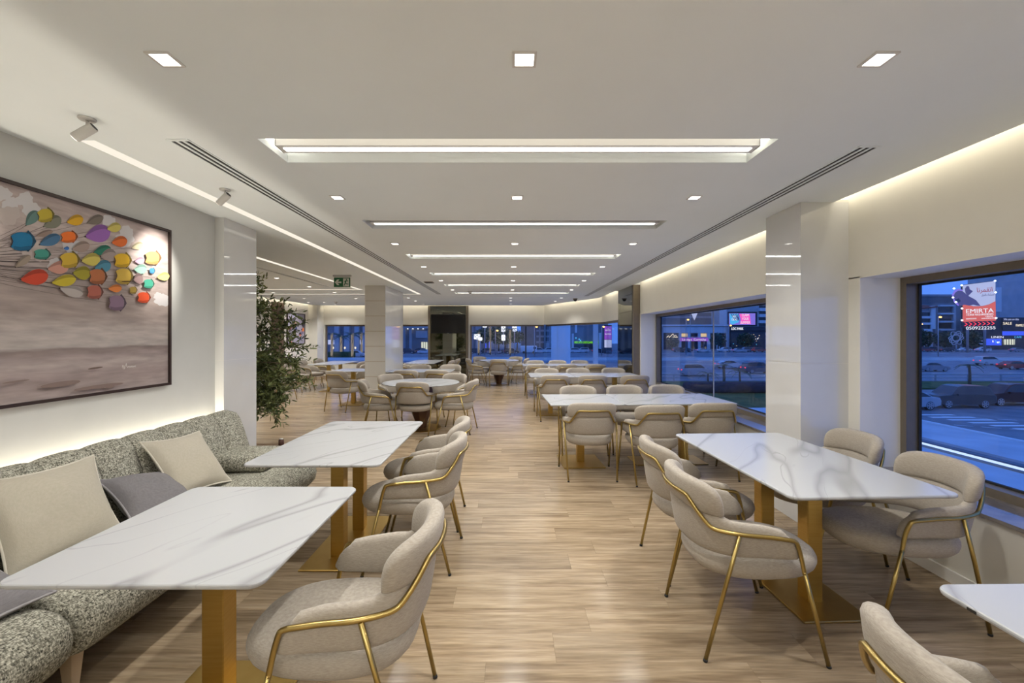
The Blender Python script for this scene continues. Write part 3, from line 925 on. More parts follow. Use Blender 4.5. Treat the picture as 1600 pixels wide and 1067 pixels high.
def make_chair():
    t = empty('dining_chair')
    # seat
    def out(f, sc, z):
        c, s = math.cos(f), math.sin(f)
        x = 0.248 * math.copysign(abs(c) ** (2 / 2.7), c)
        y = 0.02 + (0.335 * abs(s) ** (2 / 2.8) if s > 0 else -0.275 * abs(s) ** (2 / 2.4))
        x *= (1.0 - 0.05 * max(0, s))
        return (x * sc, 0.02 + (y - 0.02) * sc, z)
    NS = 40
    mb = MB()
    rings = [[out(2 * PI * k / NS, sc, z) for k in range(NS)] for sc, z in ((0.3, .352), (0.80, .355), (0.92, .364), (0.975, .382), (1.0, .405), (0.995, .425), (0.965, .443), (0.90, .455), (0.78, .461), (0.5, .466), (0.1, .468))]
    mb.loft(rings)
    mb.build('seat', M['fabric'], t)
    # wrap band
    mb = MB(); N = 56
    rings = []
    for i in range(N + 1):
        s = EA - 2 * EA * i / N
        a = abs(s)
        th = 0.026 if a < EA - 0.05 else 0.026 * math.sqrt(max(0.05, 1 - ((a - EA + 0.05) / 0.05) ** 2))
        rings.append(band_ring(s, lerp(BOTB, a), lerp(TOPB, a), th, 2.6))
    mb.loft(rings)
    mb.build('wrap_back', M['fabric'], t)
    # head cushion
    mb = MB(); N = 40; SH = S_HEAD
    rings = []
    for i in range(N + 1):
        u = -math.cos(PI * i / N)
        s = -u * SH
        q = max(0.0, 1 - abs(u) ** 5) ** (1 / 2.8)
        q2 = max(0.0, 1 - abs(u) ** 9) ** (1 / 2.0)
        ztop = 0.672 + 0.148 * max(0.06, q) - 0.006 * u * u
        zbot = 0.666 + 0.02 * (1 - q) - 0.022 * abs(u) ** 2
        rings.append(band_ring(s, zbot, ztop, 0.004 + 0.032 * q2, 2.3))
    mb.loft(rings)
    mb.build('head_cushion', M['fabric'], t)
    # gold rail
    def sp(s, z, extra):
        x, y, nx, ny = nrm(s)
        off = 0.026 + extra + lean(s) * (z - 0.475)
        return Vector((x + nx * off, y + ny * off, z))
    half = []
    half.append(Vector((0.283, 0.165, 0.42)))
    half.append(Vector((0.280, 0.150, 0.50)))
    half.append(sp(EA - 0.03, 0.553, 0.007))
    for s, z, e in ((0.54, .572, .007), (0.48, .578, .007), (0.42, .585, .007), (s_at_y(-.09), .592, .007), (s_at_y(-.14), .598, .007), (s_at_x(.200), .601, .008), (s_at_x(.186), .608, .009), (s_at_x(.170), .640, .012), (s_at_x(.152), .678, .015), (s_at_x(.134), .715, .017), (s_at_x(.122), .734, .018), (s_at_x(.106), .739, .018), (s_at_x(.07), .739, .017), (s_at_x(.04), .738, .017)):
        half.append(sp(s, z, e))
    full = half + [sp(0, .738, .017)] + [Vector((-p.x, p.y, p.z)) for p in reversed(half)]
    for _ in range(2):
        q = [full[0]]
        for p0, p1 in zip(full[:-1], full[1:]):
            q += [p0 * 0.75 + p1 * 0.25, p0 * 0.25 + p1 * 0.75]
        q.append(full[-1]); full = q
    MB().tube(full, 0.0098, 8).build('rail', M['gold'], t)
    for sx in (1, -1):
        a, b = Vector((sx * 0.283, 0.163, 0.43)), Vector((sx * 0.288, 0.272, 0.0))
        l = MB().tube([a, b + (a - b) * 0.02], 0.0095, 8).build('leg', M['gold'], t)
        MB().tube([b + (a - b) * 0.025, b + Vector((0, 0, 0.0005))], 0.0105, 8).build('foot_cap', M['rubber'], l)
        j = sp(s_at_y(-.115), .590, .010); j.x *= sx
        b = Vector((sx * 0.25, -0.272, 0.0)) 
        mid = Vector((sx * 0.268, -0.185, 0.36))
        l = MB().tube([j, mid, b + (mid - b) * 0.03], 0.0095, 8).build('leg', M['gold'], t)
        MB().tube([b + (mid - b) * 0.035, b + Vector((0, 0, 0.0005))], 0.0105, 8).build('foot_cap', M['rubber'], l)
    return t
CH0 = make_chair()
used = [False]
def chair(x, y, deg, label):
    """deg: direction the sitter faces, 0 = +X, 90 = +Y"""
    o = CH0 if not used[0] else copy_tree(CH0)
    used[0] = True
    o.location = (x, y, 0.001)
    o.rotation_euler = (0, 0, math.radians(deg - 90))
    tag(o, label, 'chair', 'taupe armchairs with gold frames')
    return o
C = 'taupe gold framed armchair '
chair(1.17, 2.255, 0, C + 'at the aisle side of the street window table, nearer one')
chair(1.215, 2.87, 2, C + 'at the aisle side of the street window table, farther one')
chair(1.20, 0.93, 0, C + 'at the lower right corner, back to the aisle')
chair(2.155, 2.45, 175, C + 'against the street window, nearer of two')
chair(2.20, 3.10, 176, C + 'against the street window, farther of two by the pillar')
chair(-0.60, 1.66, 180, C + 'in the foreground facing the small sofa table')
chair(-0.64, 2.985, 178, C + 'beside the long sofa table, nearer of two')
chair(-0.67, 3.58, 180, C + 'beside the long sofa table, farther of two')
# round table in the aisle
chair(-1.46, 6.76, 88, C + 'with its back to us at the near round table')
chair(-2.03, 6.83, 14, C + 'left of the near round table facing right')
chair(-0.84, 6.88, 172, C + 'right of the near round table facing left')
chair(-1.98, 7.62, -45, C + 'behind the near round table, left one by the pillar')
chair(-1.10, 7.68, -115, C + 'behind the near round table, right one')
# pillar table
chair(-3.37, 8.83, 72, C + 'turned away at the small table against the pillar')
chair(-3.42, 10.42, -90, C + 'across the small table against the pillar')
# far left table
chair(-5.78, 11.75, 5, C + 'on the left of the side bay table, nearest')
chair(-5.72, 12.45, 0, C + 'on the left of the side bay table, second')
chair(-5.60, 13.25, 0, C + 'on the left of the side bay table, farthest')
chair(-4.25, 11.75, 180, C + 'on the pillar side of the side bay table, nearer')
chair(-4.25, 12.55, 180, C + 'on the pillar side of the side bay table, farther')
chair(-5.45, 10.25, 60, C + 'half hidden behind the olive tree')
# table right of the pillar
chair(-2.10, 8.98, 90, C + 'before the table right of the pillar, left one')
chair(-1.46, 9.0, 85, C + 'before the table right of the pillar, right one')
chair(-2.12, 10.1, -90, C + 'behind the table right of the pillar, left one')
chair(-1.42, 10.15, -90, C + 'behind the table right of the pillar, right one')
# table before the screen
chair(-1.92, 12.35, 180, C + 'right of the table under the screen, nearer')
chair(-1.86, 13.25, 180, C + 'right of the table under the screen, farther')
chair(-3.15, 13.0, 0, C + 'left of the table under the screen')
# far round table
chair(-0.34, 13.0, 90, C + 'with its back to us at the far round table')
chair(-1.02, 13.35, 12, C + 'left of the far round table facing right')
chair(0.26, 13.62, 172, C + 'right of the far round table facing left')
chair(-0.88, 14.22, -55, C + 'behind the far round table, left one')
chair(0.08, 14.28, -120, C + 'behind the far round table, right one')
# window rows
for nm, cy, near, far in (('first', 5.22, ((0.85, 4.74, 90), (1.50, 4.60, 92), (2.10, 4.74, 92)), ((0.93, 5.70, -88), (1.58, 5.76, -88), (2.18, 5.82, -88))),
                          ('second', 8.45, ((0.79, 7.88, 90), (1.45, 7.86, 90), (2.20, 7.88, 90)), ((0.77, 8.95, -90), (1.44, 9.03, -90), (2.2, 9.05, -90))),
                          ('third', 11.45, ((0.66, 10.72, 90), (1.38, 10.75, 90), (2.08, 10.78, 90)), ((0.70, 11.95, -90), (1.33, 12.0, -90), (1.95, 12.0, -90)))):
    for (x, y, d), pos in zip(near, ('aisle end', 'middle', 'window end')):
        chair(x, y, d, C + f'near side of the {nm} window row table, {pos}')
    for (x, y, d), pos in zip(far, ('aisle end', 'middle', 'window end')):
        chair(x, y, d, C + f'far side of the {nm} window row table, {pos}')

# ------------------------------------------------------------------ sofas along the left wall
def sofa(label, y0, y1, nch, arm):
    t = thing('sofa', label, 'sofa', (-2.2, (y0 + y1) / 2, 0), 0, 'tweed sofas along the left wall')
    ox, oy = -2.2, (y0 + y1) / 2
    def X(x): return x - ox
    def Y(v): return v - oy
    # seat profile swept along y with rounded ends
    prof = [(-2.42, .20), (-2.0, .175), (-1.82, .18), (-1.745, .205), (-1.70, .25), (-1.685, .31), (-1.70, .37), (-1.745, .415), (-1.82, .435), (-2.0, .44), (-2.42, .42)]
    cx, cz = -2.05, 0.31
    mb = MB(); rings = []
    ends = [(0.0, .80), (0.012, .90), (0.035, .96), (0.07, .99), (0.12, 1.0)]
    seq = [(y0 + d, k) for d, k in ends] + [(y0 + (y1 - y0) * f, 1.0) for f in (0.3, 0.5, 0.7)] + [(y1 - d, k) for d, k in reversed(ends)]
    for y, k in seq:
        rings.append([(X(cx + (x - cx) * k), Y(y), cz + (z - cz) * k) for x, z in prof])
    fixn(mb.loft(rings).build('seat', M['tweed'], t))
    # back channels
    w = (y1 - y0) / nch
    bp = [(-2.40, .38), (-2.30, .40), (-2.325, .52), (-2.375, .68), (-2.415, .785), (-2.445, .825), (-2.49, .838), (-2.54, .822), (-2.565, .78), (-2.555, .6), (-2.50, .38)]
    bx, bz = -2.43, 0.6
    for i in range(nch):
        a, b = y0 + i * w, y0 + (i + 1) * w
        rings = []
        for f in (0, .04, .12, .28, .5, .72, .88, .96, 1):
            u = abs(2 * f - 1)
            puff = (1 - u ** 3) * 0.03
            rings.append([(X(x + (puff if x > bx and z > .39 else 0)), Y(a + (b - a) * f + (0.0008 if f == 0 else -0.0008 if f == 1 else 0)), z + (puff * 0.65 if z > .8 else 0)) for x, z in bp])
        if i == nch - 1 and arm:
            r2 = []
            for (q, k) in ((b + 0.0, 1.0), (b + 0.025, .97), (b + 0.04, .88)):
                r2.append([(X(bx + (x - bx) * k), Y(q), bz + (z - bz) * k) for x, z in bp])
            rings = rings[:-1] + r2
        fixn(MB().loft(rings).build('back_channel', M['tweed'], t))
    # stitch line across the back
    MB().tube([(X(-2.337), Y(y0 + 0.01), 0.60), (X(-2.337), Y(y1 - 0.01), 0.60)], 0.0035, 5).build('back_seam', M['tweed'], t)
    if arm:
        rbox('armrest', X(-2.36), X(-1.90), Y(y1 - 0.50), Y(y1 - 0.10), 0.435, 0.565, 0.055, M['tweed'], t, 4)
    for (x, y) in ((-1.85, y0 + 0.10), (-1.85, y1 - 0.14), (-2.42, y0 + 0.10), (-2.42, y1 - 0.14)):
        MB().loft([[(X(x) + s * dx, Y(y) + s * dy, z) for dx, dy in ((-1, -1), (1, -1), (1, 1), (-1, 1))] for s, z in ((0.016, 0.0008), (0.03, 0.20))], smooth=False).build('leg', M['oak'], t)
sofa('long grey tweed sofa under the balloon painting, section by the pillar', 1.735, 3.86, 8, True)
sofa('grey tweed sofa section in the lower left corner nearest us', -0.45, 1.728, 8, False)
wash('light_strip', 'glowing light strip hidden behind the sofa back on the wall', (-2.632, 1.9, 0.70), 3.9, -PI / 2, 8.5, 1.45)

def cushion(label, loc, rot, hx, hy, th, m, mp):
    t = tag(empty('cushion', loc), label, 'cushion', 'loose cushions on the sofas')
    t.rotation_euler = rot
    n = 18
    vs, fs = [], []
    def P(i, j, sg):
        u, v = 2 * i / n - 1, 2 * j / n - 1
        x = hx * u * (1 - 0.11 * (1 - v * v) * abs(u) ** 2)
        y = hy * v * (1 - 0.11 * (1 - u * u) * abs(v) ** 2)
        h = th * (max(0, (1 - u * u) * (1 - v * v)) ** 0.5)
        h *= 1 + 0.05 * math.sin(5 * u + 3 * v) + 0.04 * math.sin(7 * v - 4 * u)
        return (x, y, sg * h)
    mb = MB()
    for sg in (1, -1):
        b = [P(i, j, sg) for j in range(n + 1) for i in range(n + 1)]
        f = [(j * (n + 1) + i, j * (n + 1) + i + 1, (j + 1) * (n + 1) + i + 1, (j + 1) * (n + 1) + i) for j in range(n) for i in range(n)]
        if sg < 0: f = [q[::-1] for q in f]
        mb.add(b, f, True)
    mb.build('cover', m, t)
    edge = [P(i, 0, 0) for i in range(n)] + [P(n, j, 0) for j in range(n)] + [P(n - i, n, 0) for i in range(n)] + [P(0, n - j, 0) for j in range(n)]
    edge.append(edge[0])
    MB().tube(edge, 0.0055, 6).build('piping', mp, t)
def basis(xa, ya):
    xa = Vector(xa).normalized(); ya = Vector(ya); ya = (ya - xa * ya.dot(xa)).normalized()
    za = xa.cross(ya)
    return Matrix((xa, ya, za)).transposed().to_euler()
cushion('square beige cushion with pale piping by the sofa armrest', (-2.195, 2.97, 0.635), basis((0.134, 0.989, -0.057), (-0.60, 0.02, 0.75)), 0.225, 0.225, 0.075, M['cush'], M['piping'])
cushion('large square beige cushion at the near end of the sofa', (-2.235, 2.14, 0.635), basis((0.16, 0.98, -0.02), (-0.46, 0.10, 0.87)), 0.25, 0.24, 0.08, M['cush'], M['piping'])
cushion('grey velvet cushion slumped between the two beige cushions', (-2.17, 2.64, 0.535), basis((0.19, 0.968, -0.16), (-0.76, 0.2, 0.56)), 0.215, 0.19, 0.085, M['cushg'], M['pipingg'])
cushion('grey velvet cushion lying flat at the lower left corner', (-2.06, 1.60, 0.50), basis((0.2, 0.95, 0.05), (-0.93, 0.2, 0.22)), 0.20, 0.19, 0.065, M['cushg'], M['pipingg'])
cushion('beige cushion end showing behind the corner grey cushion', (-2.27, 1.60, 0.68), basis((0.05, 0.98, 0.02), (-0.25, 0.0, 0.95)), 0.22, 0.23, 0.07, M['cush'], M['piping'])

# ------------------------------------------------------------------ balloon painting
t = thing('wall_painting', 'large framed painting of colourful balloons drifting over a misty beach', 'painting', (-2.645, 0, 0))
CY0, CY1, CZ0, CZ1 = 1.50, 3.355, 1.125, 2.315
def framebar(y0, y1, z0, z1): MB().box(0.002, 0.036, y0, y1, z0, z1).build('frame_bar', M['framewood'], t)
fw = 0.018
framebar(CY0, CY1, CZ1 - fw, CZ1); framebar(CY0, CY1, CZ0, CZ0 + fw)
framebar(CY0, CY0 + fw, CZ0 + fw, CZ1 - fw); framebar(CY1 - fw, CY1, CZ0 + fw, CZ1 - fw)
def canvas_mat():
    m, nt, b = nodes_of('beach_canvas')
    N = nt.nodes; L = nt.links
    tc = N.new('ShaderNodeTexCoord'); sep = N.new('ShaderNodeSeparateXYZ'); L.new(tc.outputs['Object'], sep.inputs[0])
    mr = N.new('ShaderNodeMapRange'); mr.inputs['From Min'].default_value = CZ0; mr.inputs['From Max'].default_value = CZ1
    L.new(sep.outputs['Z'], mr.inputs['Value'])
    mp = N.new('ShaderNodeMapping'); mp.inputs['Scale'].default_value = (1, 1.1, 6.5); L.new(tc.outputs['Object'], mp.inputs['Vector'])
    nz = N.new('ShaderNodeTexNoise'); nz.inputs['Scale'].default_value = 2.2; nz.inputs['Detail'].default_value = 5; L.new(mp.outputs[0], nz.inputs['Vector'])
    ad = N.new('ShaderNodeMath'); ad.operation = 'MULTIPLY_ADD'; ad.inputs[1].default_value = 0.05; L.new(nz.outputs['Fac'], ad.inputs[0]); L.new(mr.outputs[0], ad.inputs[2])
    rp = N.new('ShaderNodeValToRGB'); e = rp.color_ramp.elements
    stops = [(0.0, (.42, .35, .325)), (0.06, (.36, .29, .27)), (0.13, (.32, .25, .235)), (0.20, (.40, .33, .31)), (0.245, (.30, .235, .22)), (0.27, (.23, .18, .165)), (0.282, (.41, .36, .33)), (0.36, (.45, .39, .36)), (0.45, (.34, .275, .25)), (0.56, (.36, .29, .265)), (0.72, (.45, .375, .355)), (0.88, (.46, .38, .355)), (1.0, (.40, .32, .30))]
    e[0].position = stops[0][0]; e[0].color = (*stops[0][1], 1)
    e[1].position = stops[-1][0]; e[1].color = (*stops[-1][1], 1)
    for p, c in stops[1:-1]: e.new(p).color = (*c, 1)
    L.new(ad.outputs[0], rp.inputs['Fac'])
    n2 = N.new('ShaderNodeTexNoise'); n2.inputs['Scale'].default_value = 5; n2.inputs['Detail'].default_value = 4; L.new(mp.outputs[0], n2.inputs['Vector'])
    mx = N.new('ShaderNodeMix'); mx.data_type = 'RGBA'; mx.blend_type = 'OVERLAY'; mx.inputs['Factor'].default_value = 0.45
    L.new(rp.outputs['Color'], mx.inputs['A']); L.new(n2.outputs['Fac'], mx.inputs['B']); L.new(mx.outputs['Result'], b.inputs['Base Color'])
    b.inputs['Roughness'].default_value = 0.6
    return m
MB().box(0.003, 0.022, CY0 + fw, CY1 - fw, CZ0 + fw, CZ1 - fw).build('canvas', canvas_mat(), t)
def pxc(zx, zy):
    px, py = zx / 4.446, 260 + zy / 4.446
    y = 2.62 * 680 / (797 - px)
    return y, 1.5 - (py - 525) * y / 680
XL = [0.0222]
def paint(pts, name, col, par, up=0.00012):
    XL[0] += up
    n = len(pts)
    mb = MB().add([(XL[0], y, z) for y, z in pts], [tuple(range(n))])
    o = mb.build(name, M['print'], par)
    o.color = (*[(c / 255) ** 2.2 * 0.95 for c in col], 1)
    return o
# soft cloud shapes
rg = random.Random(5)
for (cx, cy, r) in ((20, 190, 60), (75, 260, 55), (175, 230, 60), (215, 290, 60), (60, 340, 80), (880, 450, 45), (870, 510, 60), (1130, 930, 50), (1100, 900, 30), (755, 375, 45), (1060, 640, 70), (390, 690, 60), (500, 560, 60), (250, 590, 80)):
    pts = []
    for k in range(26):
        a = 2 * PI * k / 26
        rr = r * (1 + 0.12 * math.sin(3 * a + cx) + 0.10 * math.sin(7 * a + cy) + 0.06 * rg.random())
        pts.append(pxc(cx + rr * math.cos(a), cy + rr * 0.8 * math.sin(a)))
    paint(pts, 'painted_cloud', (205, 201, 202) if r < 70 else (190, 178, 173), t)
strings = MB()
BAL = [((180, 412), (262, 312), 40, (100, 130, 125), 't'), ((300, 420), (425, 360), 45, (125, 125, 110), 't'), ((262, 350), (380, 328), 48, (190, 170, 60), 'b'),
 ((462, 388), (578, 362), 38, (215, 165, 40), 't'), ((602, 395), (716, 352), 33, (120, 110, 100), 't'), ((588, 488), (765, 450), 62, (150, 100, 175), 't'), ((740, 435), (838, 415), 34, (205, 190, 100), 't'),
 ((245, 485), (365, 450), 22, (150, 130, 120), 't'), ((72, 520), (250, 520), 66, (30, 115, 160), 'b'), ((268, 545), (415, 485), 40, (75, 115, 150), 't'), ((420, 495), (540, 485), 40, (230, 115, 45), 'b'), ((438, 570), (477, 568), 13, (60, 110, 180), 't'),
 ((495, 575), (618, 545), 38, (165, 145, 135), 't'), ((770, 530), (880, 515), 38, (220, 110, 50), 't'), ((908, 567), (990, 540), 26, (190, 180, 150), 't'), ((98, 702), (205, 620), 28, (160, 145, 130), 't'), ((230, 610), (350, 610), 36, (70, 150, 135), 'b'),
 ((640, 600), (765, 570), 35, (45, 120, 100), 't'), ((690, 625), (800, 610), 46, (165, 150, 145), 't'), ((318, 712), (470, 695), 45, (200, 145, 130), 't'), ((412, 660), (550, 640), 54, (205, 170, 60), 'b'), ((555, 655), (688, 640), 45, (205, 190, 95), 't'),
 ((645, 710), (762, 680), 42, (80, 140, 165), 't'), ((785, 655), (910, 650), 50, (225, 180, 45), 'b'), ((925, 660), (995, 650), 25, (195, 165, 185), 't'), ((1000, 635), (1115, 635), 46, (240, 175, 110), 'b'), ((920, 715), (1012, 712), 34, (150, 190, 175), 't'),
 ((1028, 725), (1070, 725), 20, (80, 150, 200), 'b'), ((1080, 770), (1168, 760), 30, (235, 225, 140), 't'), ((125, 788), (322, 755), 54, (205, 75, 50), 't'), ((398, 845), (565, 885), 40, (185, 175, 170), 't'), ((342, 810), (515, 780), 40, (200, 180, 55), 't'), ((490, 740), (618, 740), 48, (160, 150, 50), 't'),
 ((608, 765), (735, 765), 54, (180, 110, 70), 'b'), ((915, 790), (980, 770), 40, (150, 125, 125), 't'), ((790, 760), (915, 765), 56, (215, 180, 80), 'b'), ((985, 815), (1062, 815), 32, (75, 165, 140), 'b'), ((735, 850), (832, 845), 27, (220, 130, 65), 't'), ((885, 860), (942, 858), 25, (160, 135, 65), 'b'),
 ((588, 872), (705, 872), 48, (175, 100, 85), 'b'), ((738, 945), (865, 950), 54, (135, 110, 130), 'b'), ((940, 910), (1035, 910), 38, (220, 85, 50), 'b')]
for (p, q, w, col, ty) in BAL:
    dx, dy = q[0] - p[0], q[1] - p[1]
    L_ = math.hypot(dx, dy); ux, uy = dx / L_, dy / L_
    def loc(a, b): return pxc(p[0] + ux * a * L_ - uy * b * w, p[1] + uy * a * L_ + ux * b * w)
    if ty == 't':
        prof = [(0, 0), (.08, .22), (.2, .5), (.35, .78), (.5, .96), (.62, 1.0), (.75, .94), (.87, .74), (.95, .45), (1, .12)]
        o = paint([loc(a, b) for a, b in prof] + [loc(a, -b) for a, b in reversed(prof[1:])], 'painted_balloon', col, t)
        sh = [loc(a, -b * 0.96) for a, b in prof[1:]] + [loc(a, -b * 0.45) for a, b in reversed(prof[1:])]
        dk = 0.80
        paint(sh, 'painted_shade', tuple(c * dk for c in col), o)
        paint([loc(-0.02, -.05), loc(.05, -.1), loc(.05, .1), loc(-.02, .05)], 'painted_knot', (60, 45, 40), o)
    else:
        prof = [(0.0, -.55), (.10, -.76), (.25, -.92), (.42, -.97), (.6, -.92), (.75, -.74), (.83, -.4), (.86, 0), (.83, .4), (.75, .74), (.6, .92), (.42, .97), (.25, .92), (.10, .76), (0, .55), (.07, .3), (.09, 0), (.07, -.3)]
        o = paint([loc(a, b) for a, b in prof], 'painted_balloon', col, t)
        paint([loc(a, b) for a, b in ((.60, .93), (.68, 1.12), (.88, .55), (1.0, .02), (.90, -.55), (.68, -1.18), (.62, -.95), (.75, -.72), (.84, -.38), (.865, 0), (.84, .38), (.75, .72))], 'painted_flap', tuple(c * .5 + 12 for c in col), o)
        paint([loc(a, b) for a, b in ((-.02, -.58), (.01, -.55), (.10, 0), (.01, .55), (-.02, .58), (.065, 0))], 'painted_rim', (70, 45, 40), o)
        paint([loc(a, b) for a, b in ((.12, .86), (.35, 1.0), (.6, .98), (.79, .8), (.79, .45), (.4, .6), (.1, .5))], 'painted_shade', tuple(c * .82 for c in col), o)
    e = (-60 - 0.3 * p[0], 640 + (p[1] - 640) * 0.35)
    a = pxc(*p)
    pts = [pxc(p[0] + (e[0] - p[0]) * f, p[1] + (e[1] - p[1]) * f + 12 * math.sin(PI * f)) for f in (0, .3, .6, 1)]
    pts = [q_ for q_ in pts if q_[0] > CY0 + fw]
    if len(pts) > 1: strings.tube([(0.0223, y, z) for y, z in pts], 0.0009, 3)
M['string'] = mat('painted_string', (0.16, 0.13, 0.12), 0.8)
strings.build('painted_strings', M['string'], t, 'stuff')
box = [pxc(830, 795), pxc(895, 797), pxc(895, 803), pxc(830, 801)]
paint(box, 'painted_slot', (70, 45, 30), t)
sg = [(168 + 1.0 * k, 574 - 3.4 * math.sin(k * 1.5) * (1 if k < 12 else .4) - (7 if k in (11, 12) else 0) - k * 0.05) for k in range(0, 40)]
def pxr(px, py):
    y = 2.62 * 680 / (797 - px)
    return y, 1.5 - (py - 525) * y / 680
M['sig'] = mat('signature_white', (0.68, 0.65, 0.63), 0.7)
MB().tube([(XL[0] + 0.0006, *pxr(187 + (a - 168) * 0.55, b)) for a, b in sg], 0.0011, 4).build('signature', M['sig'], t)
# beach streaks
for (cx, cy, rx, ry, c) in ((150, 604, 40, 3, (136, 117, 110)), (90, 600, 32, 4, (134, 115, 108)), (168, 603, 8, 4, (134, 115, 108)), (145, 575, 12, 1.5, (112, 95, 88)), (20, 596, 22, 1.5, (136, 118, 110))):
    paint([pxr(cx + rx * math.cos(2 * PI * k / 14), cy - (cx - 150) * -0.0 + ry * math.sin(2 * PI * k / 14) - 0.14 * rx * math.cos(2 * PI * k / 14)) for k in range(14)], 'painted_streak', c, t)

# ------------------------------------------------------------------ far wall screen, bay picture, slatted panel
t = thing('television', 'wide black television hung on the smoked mirror panel', 'television', (-2.165, 15.255, 1.93))
rbox('screen_body', -0.60, 0.60, -0.045, 0.0, -0.335, 0.335, 0.006, M['black'], t, 1, False)
MB().box(-0.588, 0.588, -0.047, -0.044, -0.318, 0.323).build('screen', M['tv'], t)
MB().box(-0.03, 0.03, -0.048, -0.045, -0.331, -0.326).build('badge_bar', M['white'], t)
t = thing('wall_picture', 'tall colourful collage picture on the side bay wall behind the tree', 'picture', (-6.9, 14.0, 1.735))
for a_ in ((-.58, .58, .475, .50), (-.58, .58, -.50, -.475), (-.58, -.555, -.475, .475), (.555, .58, -.475, .475)):
    MB().box(0.002, 0.04, *a_).build('frame_bar', M['framewood'], t)
cv = MB().box(0.003, 0.02, -.555, .555, -.475, .475).build('canvas', M['print'], t); cv.color = (.34, .32, .38, 1)
rg = random.Random(11)
cols = [(60, 50, 70), (160, 150, 175), (40, 35, 45), (190, 185, 195), (120, 110, 140), (215, 110, 60), (95, 85, 90), (150, 120, 90), (70, 80, 110)]
for k in range(34):
    u, v = rg.uniform(-.5, .5), rg.uniform(-.44, .25); w, h = rg.uniform(.03, .11), rg.uniform(.03, .10)
    c = cols[k % len(cols)]
    o = MB().add([(0.0205 + k * 0.0001, u + w * math.cos(a * PI / 3 + k), max(-.47, min(.47, v + h * math.sin(a * PI / 3 + k)))) for a in range(6)], [(0, 1, 2, 3, 4, 5)]).build('painted_patch', M['print'], t)
    o.color = (*[(x / 255) ** 2.2 for x in c], 1)
o = MB().add([(0.0245, .36, -.08), (0.0245, .53, -.08), (0.0245, .53, .03), (0.0245, .42, .05)], [(0, 1, 2, 3)]).build('painted_patch', M['print'], t); o.color = (.75, .2, .06, 1)
t = thing('slatted_panel', 'tall brown slatted wood panel on the side bay wall', 'wall panel', (-6.9, 12.9, 0))
MB().box(0.001, 0.02, -.32, .32, 0.1, 2.5).build('backing', M['darkwood'], t)
for k in range(9):
    MB().box(0.02, 0.055, -.31 + k * .07, -.31 + k * .07 + .045, 0.1, 2.5).build('slat', M['slatwood'], t)

# ------------------------------------------------------------------ olive tree and low box behind the sofa
def spray(mb, base, d, n, L, rg, lw=0.0095, ll=0.075):
    """a twig with leaves: adds the leaves to mb"""
    for i in range(n):
        f = (i + 0.6) / n
        p = base + d * (L * f) + Vector((0, 0, -0.10 * L * f * f))
        q = Vector((rg.gauss(0, 1), rg.gauss(0, 1), rg.gauss(0, .8))).normalized()
        a = (d * 0.7 + q * 0.8).normalized()
        sd = a.cross(Vector((rg.gauss(0, 1), rg.gauss(0, 1), rg.gauss(0, 1)))).normalized()
        l = ll * rg.uniform(.7, 1.25); w = lw * rg.uniform(.8, 1.3)
        nn = a.cross(sd) * (0.25 * w)
        mb.add([p, p + a * l * .35 + sd * w + nn, p + a * l * .75 + sd * w * .8 + nn, p + a * l, p + a * l * .75 - sd * w * .8 + nn, p + a * l * .35 - sd * w + nn], [(0, 1, 2, 3), (0, 3, 4, 5)])
rg = random.Random(21)
t = thing('olive_tree', 'bushy green olive tree beside the white pillar behind the sofa', 'tree', (-3.75, 5.55, 0))
MB().tube([(0, 0, 0.3), (0.03, 0.02, 0.7), (-0.02, 0.0, 1.1), (0.03, 0, 1.6), (0.02, 0.02, 2.1)], [0.045, 0.04, 0.033, 0.024, 0.01], 10).build('trunk', M['bark'], t)
leaves = MB()
nb = 0
for k in range(58):
    z = rg.uniform(0.55, 1.95) if k < 46 else rg.uniform(.5, .9)
    a = rg.uniform(0, 2 * PI)
    R = lerp([(0.5, .45), (0.8, .72), (1.2, .86), (1.5, .68), (1.75, .5), (1.95, .34), (2.3, .2)], z) * rg.uniform(.75, 1.06)
    b = Vector((0.02, 0, z)); e = Vector((.27 + R * math.cos(a), R * math.sin(a), z + rg.uniform(-.12, .34) + (-.12 if z < .9 else 0)))
    m_ = (b + e) / 2 + Vector((0, 0, .07))
    MB().tube([b, m_, e], [0.011, 0.007, 0.003], 5).build('branch', M['bark'], t)
    for j in range(20):
        f = rg.uniform(.22, 1.0)
        p = b.lerp(e, f) + Vector((0, 0, .07 * math.sin(PI * f)))
        d = ((e - b).normalized() * .6 + Vector((rg.gauss(0, .6), rg.gauss(0, .6), rg.gauss(0.0, .5)))).normalized()
        spray(leaves, p, d, 13, rg.uniform(.16, .30), rg)
leaves.build('foliage', M['leaf'], t, 'stuff')
tw = Random_ = random.Random(4)
for k in range(14):
    z = rg.uniform(.7, 1.95); a = rg.uniform(-1.2, .9)
    R = lerp([(0.5, .5), (0.8, .72), (1.2, .86), (1.6, .74), (1.95, .45)], z)
    b = Vector((.27 + R * .75 * math.cos(a), R * .75 * math.sin(a), z)); d = Vector((math.cos(a), math.sin(a), rg.uniform(-.2, .5))).normalized()
    s_ = MB().tube([b, b + d * .33], [.004, .0015], 4).build('twig', M['bark'], t)
    lm = MB(); spray(lm, b, d, 12, .33, rg)
    lm.build('leaf_spray', M['leaf'], s_, 'stuff')
t0 = thing('planter', 'square dark planter box holding the olive tree', 'planter', (-3.75, 5.55, 0))
MB().box(-.24, .24, -.24, -.21, 0.001, .36).box(-.24, .24, .21, .24, 0.001, .36).box(-.24, -.21, -.21, .21, 0.001, .36).box(.21, .24, -.21, .21, 0.001, .36).box(-.21, .21, -.21, .21, 0.001, .03).build('box', M['slatwood'], t0)
MB().box(-.21, .21, -.21, .21, .03, .31).build('soil', M['soil'], t0)
